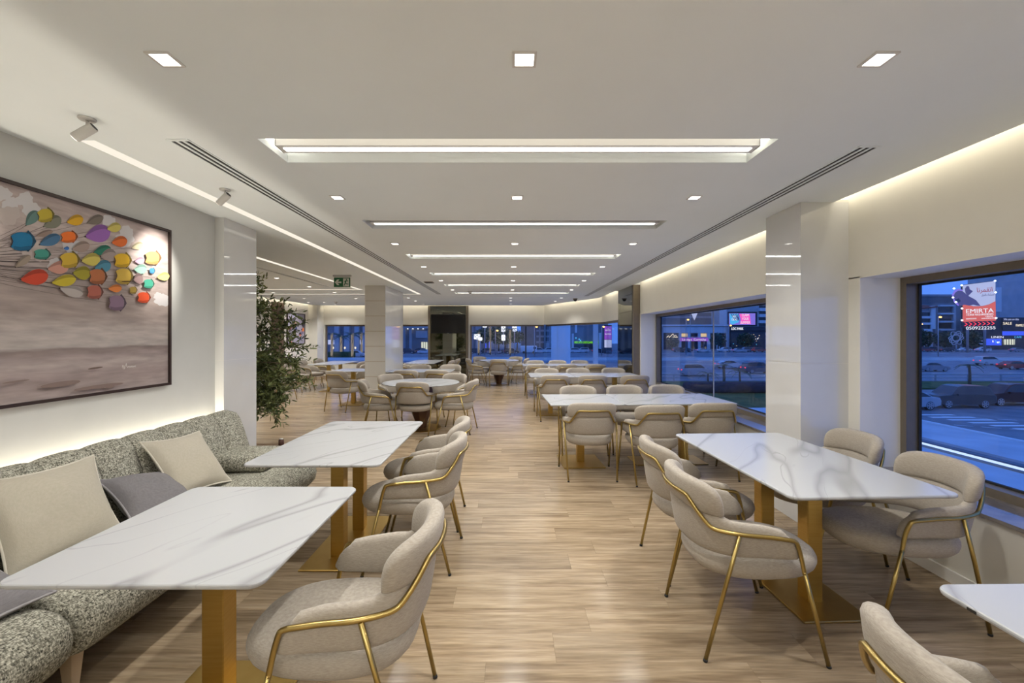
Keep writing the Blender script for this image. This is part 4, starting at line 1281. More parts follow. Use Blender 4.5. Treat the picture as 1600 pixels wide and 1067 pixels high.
t = thing('low_partition', 'low wooden ledge with dark edge between sofa end and pillar', 'partition', (-2.5, 4.6, 0))
MB().box(-.30, .20, 0.0, .10, 0.002, .308).build('panel', M['darkwood'], t)
MB().box(-.32, .22, -.02, .12, .308, .333).build('top_rail', M['slatwood'], t)
t = thing('bottle', 'small dark brown bottle with pale cap behind the sofa armrest', 'bottle', (-2.44, 4.64, .3335))
MB().lathe([(0, 0), (.026, 0), (.028, .008), (.026, .06), (.02, .066), (0, .066)], 16).build('body', M['darkwood'], t)
MB().lathe([(0, .066), (.019, .066), (.019, .074), (0, .075)], 14).build('cap', M['white'], t)
# ------------------------------------------------------------------ street outside
GZ = -4.15
M['asphalt'] = noisy('asphalt', (0.17, 0.18, 0.20), (0.27, 0.28, 0.30), 0.6, 0.6, 0.3)
M['paving'] = noisy('grey_paving', (0.52, 0.52, 0.54), (0.66, 0.66, 0.68), 0.5, 0.5, 0.4)
M['roadpaint'] = mat('road_paint', (0.80, 0.80, 0.80), 0.7)
M['grass'] = noisy('lawn', (0.05, 0.09, 0.03), (0.12, 0.17, 0.06), 1.2, 0.9, 0.1)
M['hedge'] = noisy('hedge_green', (0.03, 0.06, 0.03), (0.08, 0.13, 0.06), 3, 0.9, 0.1, bump=0.6, bscale=9)
M['darkplant'] = noisy('dark_planting', (0.05, 0.04, 0.045), (0.09, 0.07, 0.08), 2, 0.9, 0.1, bump=0.6, bscale=9)
M['metalgrey'] = mat('galvanised_steel', (0.42, 0.43, 0.45), 0.4, 0.5)
M['bpale'] = noisy('pale_render', (0.74, 0.74, 0.74), (0.80, 0.80, 0.80), 0.3, 0.8, 0.2)
M['bgrey'] = noisy('grey_render', (0.24, 0.235, 0.24), (0.30, 0.295, 0.30), 0.3, 0.8, 0.2)
M['bmid'] = noisy('mid_grey_cladding', (0.46, 0.46, 0.47), (0.54, 0.54, 0.55), 0.3, 0.7, 0.2)
M['bdark'] = noisy('dark_cladding', (0.05, 0.05, 0.06), (0.08, 0.08, 0.09), 0.3, 0.5, 0.3)
M['redroof'] = noisy('red_brown_roof', (0.22, 0.08, 0.06), (0.28, 0.10, 0.08), 1, 0.8, 0.2)
M['winglass'] = mat('dark_window_glass', (0.03, 0.035, 0.04), 0.15, 0.0, 0.6)
M['winlit'] = emit('lit_window', (1.0, 0.72, 0.40), 0.8)
M['shoplit'] = emit('lit_shopfront', (0.95, 0.95, 0.75), 0.75)
M['neonw'] = emit('white_sign_light', (0.95, 0.97, 1.0), 1.4)
M['neonwarm'] = emit('warm_sign_light', (1.0, 0.85, 0.6), 1.1)
M['neong'] = emit('green_sign_light', (0.25, 1.0, 0.05), 1.0)
M['neonp'] = emit('purple_sign_light', (0.42, 0.12, 0.85), 0.6)
M['neonpk'] = emit('pink_sign_light', (1.0, 0.12, 0.55), 1.1)
M['neonb'] = emit('blue_sign_light', (0.05, 0.12, 1.0), 0.9)
M['neonc'] = emit('cyan_screen_light', (0.10, 0.55, 1.0), 0.9)
M['screenv'] = emit('violet_screen', (0.33, 0.25, 1.0), 0.75)
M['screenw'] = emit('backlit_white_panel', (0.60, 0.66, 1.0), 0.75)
M['screenr'] = emit('backlit_red_panel', (0.80, 0.16, 0.16), 0.85)
M['screend'] = emit('backlit_dark_figure', (0.10, 0.11, 0.35), 0.7)
M['txtred'] = emit('red_lettering', (0.45, 0.05, 0.12), 0.7)
M['txtwhite'] = emit('white_lettering', (0.95, 0.95, 1.0), 1.0)
M['bulb'] = emit('sign_bulb', (0.85, 0.93, 1.0), 3.5)
M['lamporange'] = emit('sodium_lamp', (1.0, 0.50, 0.12), 4.0)
M['string_light'] = emit('trunk_string_lights', (1.0, 0.78, 0.50), 0.75)
M['led_line'] = emit('kerb_led', (0.55, 0.70, 1.0), 1.3)
M['tail'] = emit('tail_lamp', (1.0, 0.05, 0.08), 1.6)
M['head'] = emit('head_lamp', (0.9, 0.95, 1.0), 1.6)
M['paintc'] = objcolor('car_paint', 0.25, 0.6)
M['chrome'] = mat('alloy_wheel', (0.55, 0.56, 0.58), 0.3, 0.8)

def XW(px, d): return (px - 797) * d / 680
def ZW(py, d): return 1.5 - (py - 525) * d / 680

struct(MB().box(-160, 420, 16.6, 330, GZ - 0.3, GZ).build('ground', M['asphalt']))
struct(MB().box(3.6, 420, -20, 16.6, GZ - 0.3, GZ).build('ground_near', M['asphalt']))
struct(MB().prism([(3.4, -10), (20.5, -10), (20.5, 33), (23, 37), (3.4, 37)], GZ, GZ + 0.14).build('pavement', M['paving']))
struct(MB().box(22.6, 26.6, -10, 31, GZ, GZ + 0.12).build('pavement_outer', M['paving']))
# garden strip and verge
struct(MB().box(16, 31, 33.5, 46, GZ, GZ + 0.16).build('lawn', M['grass']))
struct(MB().box(16, 150, 46, 52.6, GZ, GZ + 0.18).build('verge', M['grass']))
for k, (x0, x1, y0, h) in enumerate(((17, 31, 41.6, 1.0),)):
    t = tag(rbox('hedge', x0, x1, y0, y0 + 1.6, GZ + 0.16, GZ + 0.16 + h, 0.35, M['darkplant']), 'dark clipped hedge across the lawn outside the farther street window', 'hedge')
# kerb led strip
t = thing('kerb_light', 'bright bluish light strip along the pavement edge outside the near window', 'light strip', (21.2, 15, GZ))
MB().box(-.10, .10, -24, 19, 0.14, 0.24).build('channel', M['bdark'], t)
MB().box(-.22, -.105, -24, 19, 0.14, 0.22).build('light_line', M['led_line'], t)
MB().box(.105, .16, -24, 19, 0.14, 0.22).build('light_line', M['led_line'], t)
t = struct(MB().box(26.6, 26.85, -10, 31, GZ, GZ + 0.2).build('kerb', M['roadpaint']))
# crossing stripes
rd = struct(empty('road_marking', (29.5, 28, GZ)))
for k in range(7):
    y = 31.2 - k * 0.95
    MB().box(-0.7 + k * .38, 2.3 + k * .38, y - 28 - .2, y - 28 + .2, 0.004, 0.012).build('crossing_stripe', M['roadpaint'], rd)
for k in range(5):
    x = 30.4 + k * 1.35
    MB().prism([(x - 29.5, 30.6 - k * .55 - 28), (x - 29.5 + .9, 30.25 - k * .55 - 28), (x - 29.5 + .9, 30.35 - k * .55 - 28), (x - 29.5, 30.7 - k * .55 - 28)], .004, .01).build('lane_dash', M['roadpaint'], rd)
    x = 27.2 + k * 1.1
    MB().prism([(x - 29.5 + 1, 27.6 - k * .6 - 28), (x - 29.5 + 1.75, 27.2 - k * .6 - 28), (x - 29.5 + 1.75, 27.3 - k * .6 - 28), (x - 29.5 + 1, 27.7 - k * .6 - 28)], .004, .01).build('lane_dash', M['roadpaint'], rd)
lm = struct(empty('lane_marking', (60, 90, GZ)))
for y, w in ((66, .3), (80, .35), (96, .4), (118, .45), (140, .5)):
    for k in range(18):
        MB().box(-50 + k * 9, -50 + k * 9 + 5.5, y - 90, y - 90 + w, 0.004, 0.02).build('lane_dash', M['roadpaint'], lm)
    MB().box(-190, -60, y - 90 - 6, y - 90 - 6 + w, 0.004, 0.02).build('lane_line', M['roadpaint'], lm)
# roadside railing
t = thing('railing', 'long grey metal railing beside the road beyond the verge', 'railing', (60, 53.2, GZ))
for k in range(23):
    MB().box(-44 + k * 4 - .07, -44 + k * 4 + .07, -.07, .07, 0, 1.0).build('post', M['metalgrey'], t)
for z in (0.12, 0.52, 0.9):
    MB().box(-44, 45, -.04, .04, z, z + .1).build('rail', M['metalgrey'], t)
t = thing('kerb_wall', 'low pale concrete barrier along the middle of the highway', 'barrier', (60, 100, GZ))
MB().box(-120, 120, -.2, .2, 0, .7).build('barrier', M['bpale'], t)

# cars ---------------------------------------------------------------
def make_car(suv=True):
    t = empty('car')
    if suv:
        low = [(-2.35, .42), (-2.38, .75), (-2.30, 1.02), (-1.15, 1.08), (1.05, 1.08), (2.15, 1.0), (2.33, .80), (2.35, .42), (1.9, .28), (-1.9, .28)]
        cab = [(-2.22, 1.04), (-2.05, 1.62), (-1.7, 1.72), (0.0, 1.76), (0.45, 1.68), (1.15, 1.07)]
    else:
        low = [(-2.30, .40), (-2.33, .72), (-2.2, .95), (-1.4, .98), (1.0, .95), (2.05, .82), (2.28, .68), (2.30, .38), (1.9, .25), (-1.9, .25)]
        cab = [(-1.75, .96), (-1.15, 1.36), (-0.6, 1.44), (0.15, 1.42), (0.5, 1.34), (1.2, .94)]
    def ex(prof, ws):
        rings = []
        cx = sum(p[0] for p in prof) / len(prof); cz = sum(p[1] for p in prof) / len(prof)
        for y, k in ws:
            rings.append([(cx + (x - cx) * k, y, cz + (z - cz) * k) for x, z in prof])
        return MB().loft(rings, smooth=False)
    fixn(ex(low, [(-.90, .955), (-.86, .99), (-.8, 1), (.8, 1), (.86, .99), (.90, .955)]).build('body', M['paintc'], t))
    rings = []
    for f, ins in ((-1, .0), (1, .0)):
        r = []
        for x, z in cab:
            top = (z - cab[0][1]) / (max(c[1] for c in cab) - cab[0][1])
            r.append((x, f * (.84 - .17 * max(0, top)), z))
        rings.append(r)
    fixn(MB().loft(rings, smooth=False).build('cabin', M['paintc'], t))
    for f in (-1, 1):
        zb = cab[0][1]; zt = max(c[1] for c in cab)
        def side(x, z):
            return (x, f * (.845 - .17 * max(0, (z - zb) / (zt - zb))), z)
        n = len(cab); cx = sum(c[0] for c in cab) / n; cz = (zb + zt) / 2
        q = [side(cx + (x - cx) * .88, cz + (z - cz) * .76) for x, z in cab]
        MB().add(q + [(a, b + f * .006, c) for a, b, c in q], [tuple(range(n)), tuple(range(n, 2 * n))]).build('side_window', M['winglass'], t)
        MB().box(-2.36 if suv else -2.31, -2.2, f * .62 - .14, f * .62 + .14, .80, .98 if suv else .90).build('tail_lamp', M['tail'], t)
        MB().box(2.15, 2.33 if suv else 2.27, f * .62 - .14, f * .62 + .14, .68, .84 if suv else .76).build('head_lamp', M['head'], t)
    for x in (-1.42, 1.42):
        for f in (-1, 1):
            mb = MB()
            prof = [(0.0, 0), (.335, 0), (.345, .03), (.345, .19), (.335, .22), (0, .22)]
            n = 20
            mb.loft([[(x + r * math.cos(2 * PI * k / n), f * (.68 + yv), .345 + r * math.sin(2 * PI * k / n)) for k in range(n)] for r, yv in prof], smooth=False)
            w = mb.build('wheel', M['rubber'], t)
            mb = MB()
            for k in range(6):
                a = k * PI / 3
                ca, sa = math.cos(a), math.sin(a)
                yy = f * .905
                mb.add([(x + .03 * ca - .035 * -sa, yy, .345 + .03 * sa - .035 * ca), (x + .24 * ca - .045 * -sa, yy, .345 + .24 * sa - .045 * ca), (x + .24 * ca + .045 * -sa, yy, .345 + .24 * sa + .045 * ca), (x + .03 * ca + .035 * -sa, yy, .345 + .03 * sa + .035 * ca)], [(0, 1, 2, 3)])
            mb.loft([[(x + r * math.cos(2 * PI * k / n), f * .903, .345 + r * math.sin(2 * PI * k / n)) for k in range(n)] for r in (.235, .27)], caps=False, smooth=False)
            mb.build('rim', M['chrome'], w)
    for f in (-1, 1):
        MB().box(.62, .80, f * .95 - .08, f * .95 + .08, 1.02 if suv else .92, 1.15 if suv else 1.04).build('mirror', M['paintc'], t)
    return t
SUV = make_car(True); SED = make_car(False)
used_c = {True: False, False: False}
def car(x, y, rz, col, label, suv=True, s=1.0, cat='car', group='cars on the street', z=GZ):
    src = SUV if suv else SED
    o = copy_tree(src) if used_c[suv] else src
    used_c[suv] = True
    o.location = (x, y, z); o.rotation_euler = (0, 0, rz); o.scale = (s, s, s)
    for ch in KIDS(o):
        if ch.name.split('.')[0] in ('body', 'cabin', 'mirror'): ch.color = (*col, 1)
    tag(o, label, cat, group)
    return o
car(XW(1493, 34.8) , 34.8, PI, (.05, .055, .06), 'grey sports utility car stopped before the zebra crossing', True)
car(XW(1572, 36.0), 36.0, PI * 1.0, (.055, .012, .012), 'dark red sports utility car behind the grey one', True)
car(XW(1408, 34.0), 34.0, PI, (.45, .47, .50), 'silver saloon car cut by the near window frame', False)
car(XW(1640, 38.0), 38.5, PI, (.05, .12, .45), 'blue saloon car at the right picture edge', False)
rg = random.Random(9)
greys = [(.5, .5, .52), (.65, .65, .66), (.08, .08, .09), (.3, .31, .33), (.7, .7, .7), (.05, .05, .06), (.4, .1, .08)]
def car_row(pxs, d, where, suvp=.5, names=None):
    for k, px in enumerate(pxs):
        o_ = ['first', 'second', 'third', 'fourth', 'fifth', 'sixth', 'seventh', 'eighth', 'ninth', 'tenth'][k]
        c = greys[(k * 3 + len(where)) % len(greys)] if names is None else names[k]
        car(XW(px, d), d + (k % 2) * 3.0 + rg.uniform(-.3, .3), PI if k % 2 else 0, c, f'parked car {where}, {o_} from the left', rg.random() < suvp)
W_ = (.68, .68, .69)
car_row((1062, 1076, 1098, 1139, 1155, 1171, 1187), 152, 'in the distant row beyond the farther street window', .5)
car_row((1447, 1464, 1478, 1520, 1535, 1549, 1590), 157, 'in the distant row beyond the near street window', .3)
car_row((745, 757, 772, 788, 800), 138, 'far off below the lit palms', .6, [(.06, .06, .07), (.1, .1, .12), (.3, .3, .32), (.08, .08, .08), (.05, .05, .05), (.5, .5, .52)])
car_row((844, 857, 901, 912, 936, 948), 145, 'in the far row below the green neon sign', .7, [W_, W_, W_, W_, (.1, .1, .12), (.12, .12, .13)])
car_row((638, 651, 664), 140, 'by the lit entrance beside the cream pillar', .6, [(.06, .06, .08), (.07, .07, .09), (.66, .66, .68)])
car(XW(558, 118), 118, 0, W_, 'white car passing the hedge outside the far left window', True)
for k, (px, d, c, nm) in enumerate(((1088, 62, (.4, .42, .45), 'first'), (1140, 76, (.6, .6, .62), 'second'), (1185, 66, (.12, .13, .15), 'third'), (1455, 70, (.3, .3, .32), 'fourth'), (1545, 85, (.6, .6, .6), 'fifth'), (1585, 74, (.35, .05, .05), 'sixth'))):
    car(XW(px, d), d, 0, c, f'car driving on the highway behind the railing, {nm} from the left', k % 2 == 0)
# white van
t = thing('van', 'white delivery van parked left of the white far cars', 'van', (XW(826, 141), 141, GZ), 0)
rbox('body', -2.6, 2.6, -1, 1, .45, 2.5, .15, M['roadpaint'], t, 2)
MB().box(1.5, 2.3, -1.01, 1.01, 1.5, 2.2).build('window', M['winglass'], t)
for x in (-1.6, 1.6):
    MB().tube([(x, -1.02, .4), (x, 1.02, .4)], .4, 14).build('axle_wheels', M['rubber'], t)

# planting ------------------------------------------------------------
frond_me = {}
def frond_mesh(L, droop):
    mb = MB()
    pts = [Vector((L * f, 0, L * (.32 * f - droop * f * f))) for f in (0, .2, .4, .6, .8, 1)]
    for i in range(14):
        f = .12 + .88 * i / 14
        x = L * f; z = L * (.32 * f - droop * f * f)
        l = L * .30 * math.sin(PI * min(1, f * .85 + .12))
        for sg in (-1, 1):
            mb.add([(x - .02 * L, 0, z), (x + .03 * L, 0, z), (x + l * .65, sg * l * .75, z - l * .25)], [(0, 1, 2)])
    mb.tube(pts, L * .012, 4)
    me = bpy.data.meshes.new('frond'); me.from_pydata(mb.v, [], mb.f); me.materials.append(M['palmleaf'])
    return me
def palm(label, x, y, h, L, lit, group, n=15, trunk_r=.22, z=GZ):
    t = thing('palm_tree', label, 'palm tree', (x, y, z), 0, group)
    MB().tube([(0, 0, 0), (.03, 0, h * .5), (0, 0.03, h)], [trunk_r, trunk_r * .85, trunk_r * .8], 10).build('trunk', M['bark'], t)
    if lit:
        mb = MB()
        turns = 16
        for k in range(turns):
            zz = .3 + (h - .4) * k / turns
            a0 = k * .5
            mb.tube([((trunk_r + .05) * math.cos(a0 + a), (trunk_r + .05) * math.sin(a0 + a), zz + .12 * a) for a in (0, .8, 1.6, 2.4, 3.2, 4.0, 4.8, 5.6, 6.28)], .035, 4)
        mb.build('string_lights', M['string_light'], t)
    key = (L,)
    if key not in frond_me: frond_me[key] = [frond_mesh(L, .75), frond_mesh(L, .35)]
    for k in range(n):
        o = bpy.data.objects.new('frond', frond_me[key][k % 2]); link(o, t)
        o.location = (0, 0, h); o.rotation_euler = (0, rg.uniform(-.35, .25), 2 * PI * k / n + rg.uniform(-.15, .15))
    return t
for k, (px, d, h) in enumerate(((518.5, 110, 6.1), (533, 116, 5.4), (550.5, 108, 6.0), (565, 126, 6.3))):
    palm(f'palm with string lights round its trunk, {["first","second","third","fourth"][k]} from the left in the far left window', XW(px, d), d, h, 2.6, True, 'lit palms outside')
for k, (px, d, h) in enumerate(((748, 128, 6.6), (797, 126, 7.4), (766, 132, 8.6))):
    palm(f'palm with lit trunk in the long far window, {["left","right","middle"][k]} one', XW(px, d), d, h, 2.8, True, 'lit palms outside')
palm('young palm on the verge left of the window mullion', XW(1106, 47), 47, 1.6, 1.15, False, 'young palms on the verge', 11, .10)
palm('young palm on the verge just right of the window mullion', XW(1131, 45), 45, 2.6, 1.2, False, 'young palms on the verge', 11, .16)
palm('young palm on the verge near the polished pillar edge', XW(1156, 46), 46, 1.9, 1.25, False, 'young palms on the verge', 11, .10)
palm('young palm above the grey car in the near window', XW(1515, 49.5), 49.5, 2.3, 1.35, False, 'young palms on the verge', 13, .15)
tag(rbox('hedge', XW(508, 112), XW(553, 112), 111, 113.5, GZ, GZ + 1.6, .4, M['hedge']), 'clipped green hedge below the lit palms in the far left window', 'hedge')
def tree(label, px, d, h, r, group, nleaf=700):
    t = thing('street_tree', label, 'tree', (XW(px, d), d, GZ), 0, group)
    MB().tube([(0, 0, 0), (.1, 0, h * .35), (0, .1, h * .6)], [.3, .25, .12], 8).build('trunk', M['bark'], t)
    mb = MB()
    for k in range(nleaf):
        v = Vector((rg.gauss(0, 1), rg.gauss(0, 1), rg.gauss(0, 1))).normalized() * r * (rg.random() ** .4)
        v = Vector((v.x, v.y, v.z * .85 + h * .62))
        a = Vector((rg.gauss(0, 1), rg.gauss(0, 1), rg.gauss(0, 1))).normalized() * r * .13
        b = a.cross(Vector((rg.gauss(0, 1), rg.gauss(0, 1), rg.gauss(0, 1)))).normalized() * r * .09
        mb.add([v - a, v + b, v + a, v - b], [(0, 1, 2, 3)])
    mb.build('foliage', M['palmleaf'], t, 'stuff')
for k, (px, d, h, r) in enumerate(((779, 148, 9.8, 3.8), (789, 157, 9, 3.6), (757, 166, 9.5, 3.6), (808, 172, 8.5, 3.0))):
    tree(f'dark leafy tree in the long far window, {["second","third","first","fourth"][k]} from the left', px, d, h, r, 'trees across the road')
for k, (px, d, h, r) in enumerate(((1440, 166, 7.6, 4.0), (1476, 168, 7, 3.6), (1122, 170, 7, 3.0), (1050, 170, 5, 2.6), (1165, 168, 7, 3.2), (1518, 168, 7.6, 3.6))):
    tree('dark street tree ' + ['below the flats with the red roof', 'left of the wire sculpture', 'between the pale block and the dark shop', 'before the left dark shop', 'before the dark shop under the screen', 'below the red horse sign'][k], px, d, h, r, 'trees across the road')

# lamps ----------------------------------------------------------------
def lamp(label, px, py, d):
    x = XW(px, d); h = ZW(py, d) - GZ
    t = thing('street_lamp', label, 'street lamp', (x, d, GZ), 0, 'street lamps')
    MB().tube([(0, 0, 0), (0, 0, h + .3)], [.14, .08], 8).build('pole', M['metalgrey'], t)
    MB().tube([(0, 0, h + .3), (.35, 0, h + .4), (.7, 0, h + .35)], .06, 6).build('arm', M['metalgrey'], t)
    MB().lathe([(0, h - .12), (.28, h - .05), (.34, h + .15), (.2, h + .3), (0, h + .32)], 10, (.6, 0)).build('lantern', M['lamporange'], t)
for a_ in (('orange street lamp before the pale shop block', 1072, 500, 130), ('orange street lamp by the dark shop corner', 1139, 509, 150), ('orange street lamp left of the long building with balconies', 1466, 496, 120), ('orange street lamp by the red roofed flats', 1437, 507, 140),
           ('orange street lamp above the trees in the long far window', 774, 517, 130), ('orange street lamp right of the dark mullion in the long window', 835, 511, 120), ('street lamp near the corner glazing', 940, 511, 125)):
    lamp(*a_)

# buildings -------------------------------------------------------------
def block(name, label, cat, px0, px1, d, ztop, m, depth=14, z0=GZ):
    x0, x1 = XW(px0, d), XW(px1, d)
    t = thing(name, label, cat, ((x0 + x1) / 2, d, 0), 0)
    cx = (x0 + x1) / 2
    MB().box(x0 - cx, x1 - cx, 0, depth, z0, ztop).build('wall', m, t)
    def bx(n, a, b, ya, yb, mm, out=.25, dep=.05, par=None):
        """front detail between picture columns a..b and rows ya (top)..yb (bottom), standing out by `out`"""
        return MB().box(XW(a, d) - cx, XW(b, d) - cx, -out, dep, ZW(yb, d), ZW(ya, d)).build(n, mm, par or t)
    return t, bx, cx
# window 2 group
d = 180
t, bx, cx = block('office_building', 'tall plain grey building behind the pale shop block', 'building', 1020, 1124, 228, 36, M['bgrey'], 10)
for k in range(4):
    bx('window_band', 1022, 1123, 470 + k * 8, 473 + k * 8, M['bmid'])
t, bx, cx = block('shop_building', 'pale low shop block with columns and purple sign', 'building', 1036, 1137.5, d, ZW(507.5, d), M['bmid'], 8)
bx('cornice', 1034, 1137.5, 507, 509.5, M['bpale'], 1.2)
bx('fascia', 1036, 1137.5, 511, 520, M['bpale'], .6)
for a, b in ((1061, 1064), (1074, 1078.5), (1090, 1094), (1104, 1109), (1119, 1124), (1134, 1137.5)):
    bx('column', a, b, 520, 546, M['bpale'], .5)
for a, b in ((1064, 1074), (1078.5, 1090), (1094, 1104), (1109, 1119), (1124, 1134)):
    bx('shop_window', a, b, 531, 545, M['winglass'], .1)
for a, b in ((1064.5, 1073.5), (1079, 1089.5), (1094.5, 1103.5), (1109.5, 1118.5), (1124.5, 1133.5)):
    bx('upper_window', a, b, 521, 526, M['winlit'] if a in (1064.5, 1094.5) else M['winglass'], .1)
sg = bx('purple_sign', 1062, 1105, 528, 533, M['neonp'], .9)
text('Lounge  Corniche', (XW(1083, d) - cx, -.95, ZW(530.5, d)), 1.2, M['txtwhite'], sg, 9.8, ext=.02)
sp_ = bx('dark_shop', 1037, 1059, 520, 546, M['bdark'], .35)
mb = MB(); P_ = [(1041, 527), (1044, 524.5), (1045.5, 526.5), (1051, 521.5), (1053, 525.5), (1055, 523.5), (1058, 527), (1050, 526.6), (1044.5, 527.4)]
mb.tube([(XW(a, d) - cx, -.5, ZW(b, d)) for a, b in P_], .13, 5)
mb.build('mountain_sign', M['neonwarm'], sp_)
text('coffee', (XW(1046, d) - cx, -.5, ZW(531, d)), 1.1, M['neonw'], sp_, 2.2, ext=.02)
bx('warm_display', 1049, 1057, 535.5, 537.5, M['winlit'], .5)
t = thing('pennant', 'pale blue triangular pennant hanging above the shop block roof', 'flag', (XW(1085, 150), 150, 0))
zt, zb, w = ZW(489, 150), ZW(500.5, 150), XW(1090, 150) - XW(1085, 150)
mb = MB().add([(-w, 0, zt), (w, 0, zt), (0, 0, zb), (-w, .08, zt), (w, .08, zt), (0, .08, zb)], [(0, 2, 1), (3, 4, 5), (0, 1, 4, 3), (1, 2, 5, 4), (2, 0, 3, 5)])
mb.build('cloth', M['screenw'], t)  # cloth glows through emission in its material, no lamp in it
MB().tube([(-w - .3, .04, GZ), (-w - .3, .04, zt + .3)], .08, 6).build('pole', M['metalgrey'], t)
MB().tube([(-w - .3, .04, zt + .1), (w, .04, zt + .1)], .05, 6).build('crossbar', M['metalgrey'], t)
t, bx, cx = block('dark_shop_building', 'dark glazed shop building below the pink and blue screen', 'building', 1142.5, 1196, 178, ZW(510.6, 178), M['bdark'], 8)
bx('fascia', 1139, 1196, 510, 516.5, M['bdark'], .5)
text('LDC PARK', (XW(1151, 178) - cx, -.6, ZW(513.7, 178)), 1.4, M['neonw'], t, 4.8, ext=.03)
for a, b in ((1142, 1152), (1153, 1162), (1164, 1173), (1175, 1184)):
    bx('shop_window', a, b, 520, 546, M['winglass'], .1)
for k in range(16):
    px, py = rg.uniform(1142, 1186), rg.uniform(521, 543)
    bx('window_light', px, px + rg.uniform(.5, 1.1), py, py + rg.uniform(.5, 1.0), [M['neonw'], M['winlit'], M['neonwarm'], M['neonc']][k % 4], .3)
t = thing('led_screen', 'wide pink and blue advertising screen on the dark shop roof', 'billboard', (XW(1160, 178.5), 178.5, 0))
cx = XW(1160, 178.5); d = 178.5
def bxx(n, a, b, ya, yb, mm, y0, y1, par): return MB().box(XW(a, d) - cx, XW(b, d) - cx, y0, y1, ZW(yb, d), ZW(ya, d)).build(n, mm, par)
bxx('cabinet', 1139, 1183, 487, 509.5, M['bdark'], 0, 1.2, t)
fc = bxx('screen', 1139, 1180, 489.5, 507.5, M['screenv'], -.1, 0, t)
def poly(n, pts, mm, yy, par, th=.04): return flat_xz([(XW(a, d) - cx, ZW(b, d)) for a, b in pts], yy, n, mm, par, th)
poly('cyan_shape', [(1139.5, 490), (1153, 490), (1156, 499), (1153, 504), (1144, 507), (1140.5, 505)], M['neonc'], -.1, fc)
for k in range(5):
    a = 1141 + k * 3.0
    poly('dark_stripe', [(a, 490), (a + 1.2, 490), (min(a + 8.5, 1155), 500), (min(a + 7.2, 1154.4), 501.5)], M['screend'], -.15, fc)
poly('pink_shape', [(1155, 490.5), (1171, 490.5), (1173, 506), (1156, 506), (1157.5, 499)], M['neonpk'], -.1, fc)
text('BIG\nDEAL', (XW(1147, d) - cx, -.25, ZW(497, d)), 1.2, M['txtwhite'], fc, 2.2, ext=.02)
text('CLAIM\nYOUR\nSUMMER', (XW(1164, d) - cx, -.25, ZW(498.3, d)), 1.5, M['txtwhite'], fc, 3.9, ext=.02)
for a in (1142, 1178): bxx('support', a, a + 1, 506, 510.6, M['metalgrey'], .3, .9, t)
t, bx, cx = block('balcony_building', 'pale building with wide balconies behind the screen', 'building', 1124, 1235, 200, 40, M['bmid'], 8)
for k in range(5):
    y = 478 + k * 9.5
    bx('balcony', 1184, 1230, y + 3.5, y + 8, M['bpale'], 1.6)
    bx('window_row', 1186, 1228, y - 1.2, y + 3.4, M['winglass'], .2)
bx('pale_pier', 1124, 1135, 470, 520, M['bpale'], .3)

# window 1 group
t, bx, cx = block('flats', 'flats with a red brown roof at the window frame edge', 'building', 1395, 1458, 185, ZW(484, 185), M['bmid'])
for k in range(3):
    y = 488 + k * 10
    bx('balcony', 1400, 1452, y + 6, y + 9.5, M['bpale'], 1.2)
    bx('window_row', 1402, 1452, y, y + 6, M['winglass'], .2)
bx('pier', 1452, 1459, 478, 514, M['bpale'], .8)
d = 185
MB().add([(XW(1392, d) - cx, -1.5, ZW(486, d)), (XW(1460, d) - cx, -1.5, ZW(479, d)), (XW(1448, d) - cx, 5, ZW(474, d)), (XW(1392, d) - cx, 5, ZW(474, d)), (XW(1392, d) - cx, -1.5, ZW(488, d)), (XW(1460, d) - cx, -1.5, ZW(480.5, d))], [(0, 1, 2, 3), (4, 5, 1, 0), (1, 5, 2)]).build('roof', M['redroof'], t)
t, bx, cx = block('long_building', 'dark building with pale balcony lines left of the horse sign', 'building', 1461, 1500, 190, ZW(474, 190), M['bgrey'])
for k in range(4):
    y = 477 + k * 12.5
    bx('balcony', 1465, 1487, y, y + 1.8, M['bpale'], 1.2)
    if k < 3: bx('window_row', 1466, 1486, y + 3, y + 10.5, M['winglass'], .15)
bx('pier', 1487, 1491, 476, 516, M['bmid'], .8)
t, bx, cx = block('rear_block', 'broad dark block rising behind the balcony buildings', 'building', 1380, 1512, 240, ZW(461, 240), M['bgrey'])
bx('parapet', 1380, 1512, 460, 463, M['bmid'], .4)
t, bx, cx = block('corner_building', 'large plain grey building at the right picture edge', 'building', 1562, 1680, 200, 62, M['bmid'])
bx('panel_edge', 1556, 1563, 449, 487, M['bpale'], .5)
t, bx, cx = block('blue_shop_building', 'low shop row glowing blue under the grey building', 'building', 1535, 1680, 180, ZW(496, 180), M['bdark'], 8)
s_ = bx('poster_board', 1565, 1640, 497, 516, M['bdark'], .4)
text('We are on this', (XW(1578, 180) - cx, -.5, ZW(499, 180)), 1.2, M['screenw'], t, 6.2, ext=.02)
text('SALE', (XW(1572, 180) - cx, -.5, ZW(505.5, 180)), 1.6, M['neonwarm'], t, 3.6, ext=.02)
text('FAMILY', (XW(1592, 180) - cx, -.5, ZW(508.5, 180)), 1.5, M['neonwarm'], t, 3.6, ext=.02)
bx('blue_band', 1566, 1640, 517.5, 524, M['neonb'], .4)
bx('blue_window', 1541, 1564, 529, 539.5, M['neonb'], .2)
for k in range(9):
    px = 1542 + rg.uniform(0, 20); py = rg.uniform(531, 537)
    bx('display_item', px, px + 1.0, py, py + 1.4, [M['neonw'], M['neonc']][k % 2], .35)
bx('lit_window', 1567, 1585, 530, 538.5, M['shoplit'], .2)
for k in range(5): bx('window_bar', 1567 + k * 4, 1567.7 + k * 4, 529, 539.5, M['bdark'], .3)
text('LINEN', (XW(1556, 180) - cx, -.6, ZW(526.8, 180)), 1.2, M['txtwhite'], t, 5.0, ext=.02)
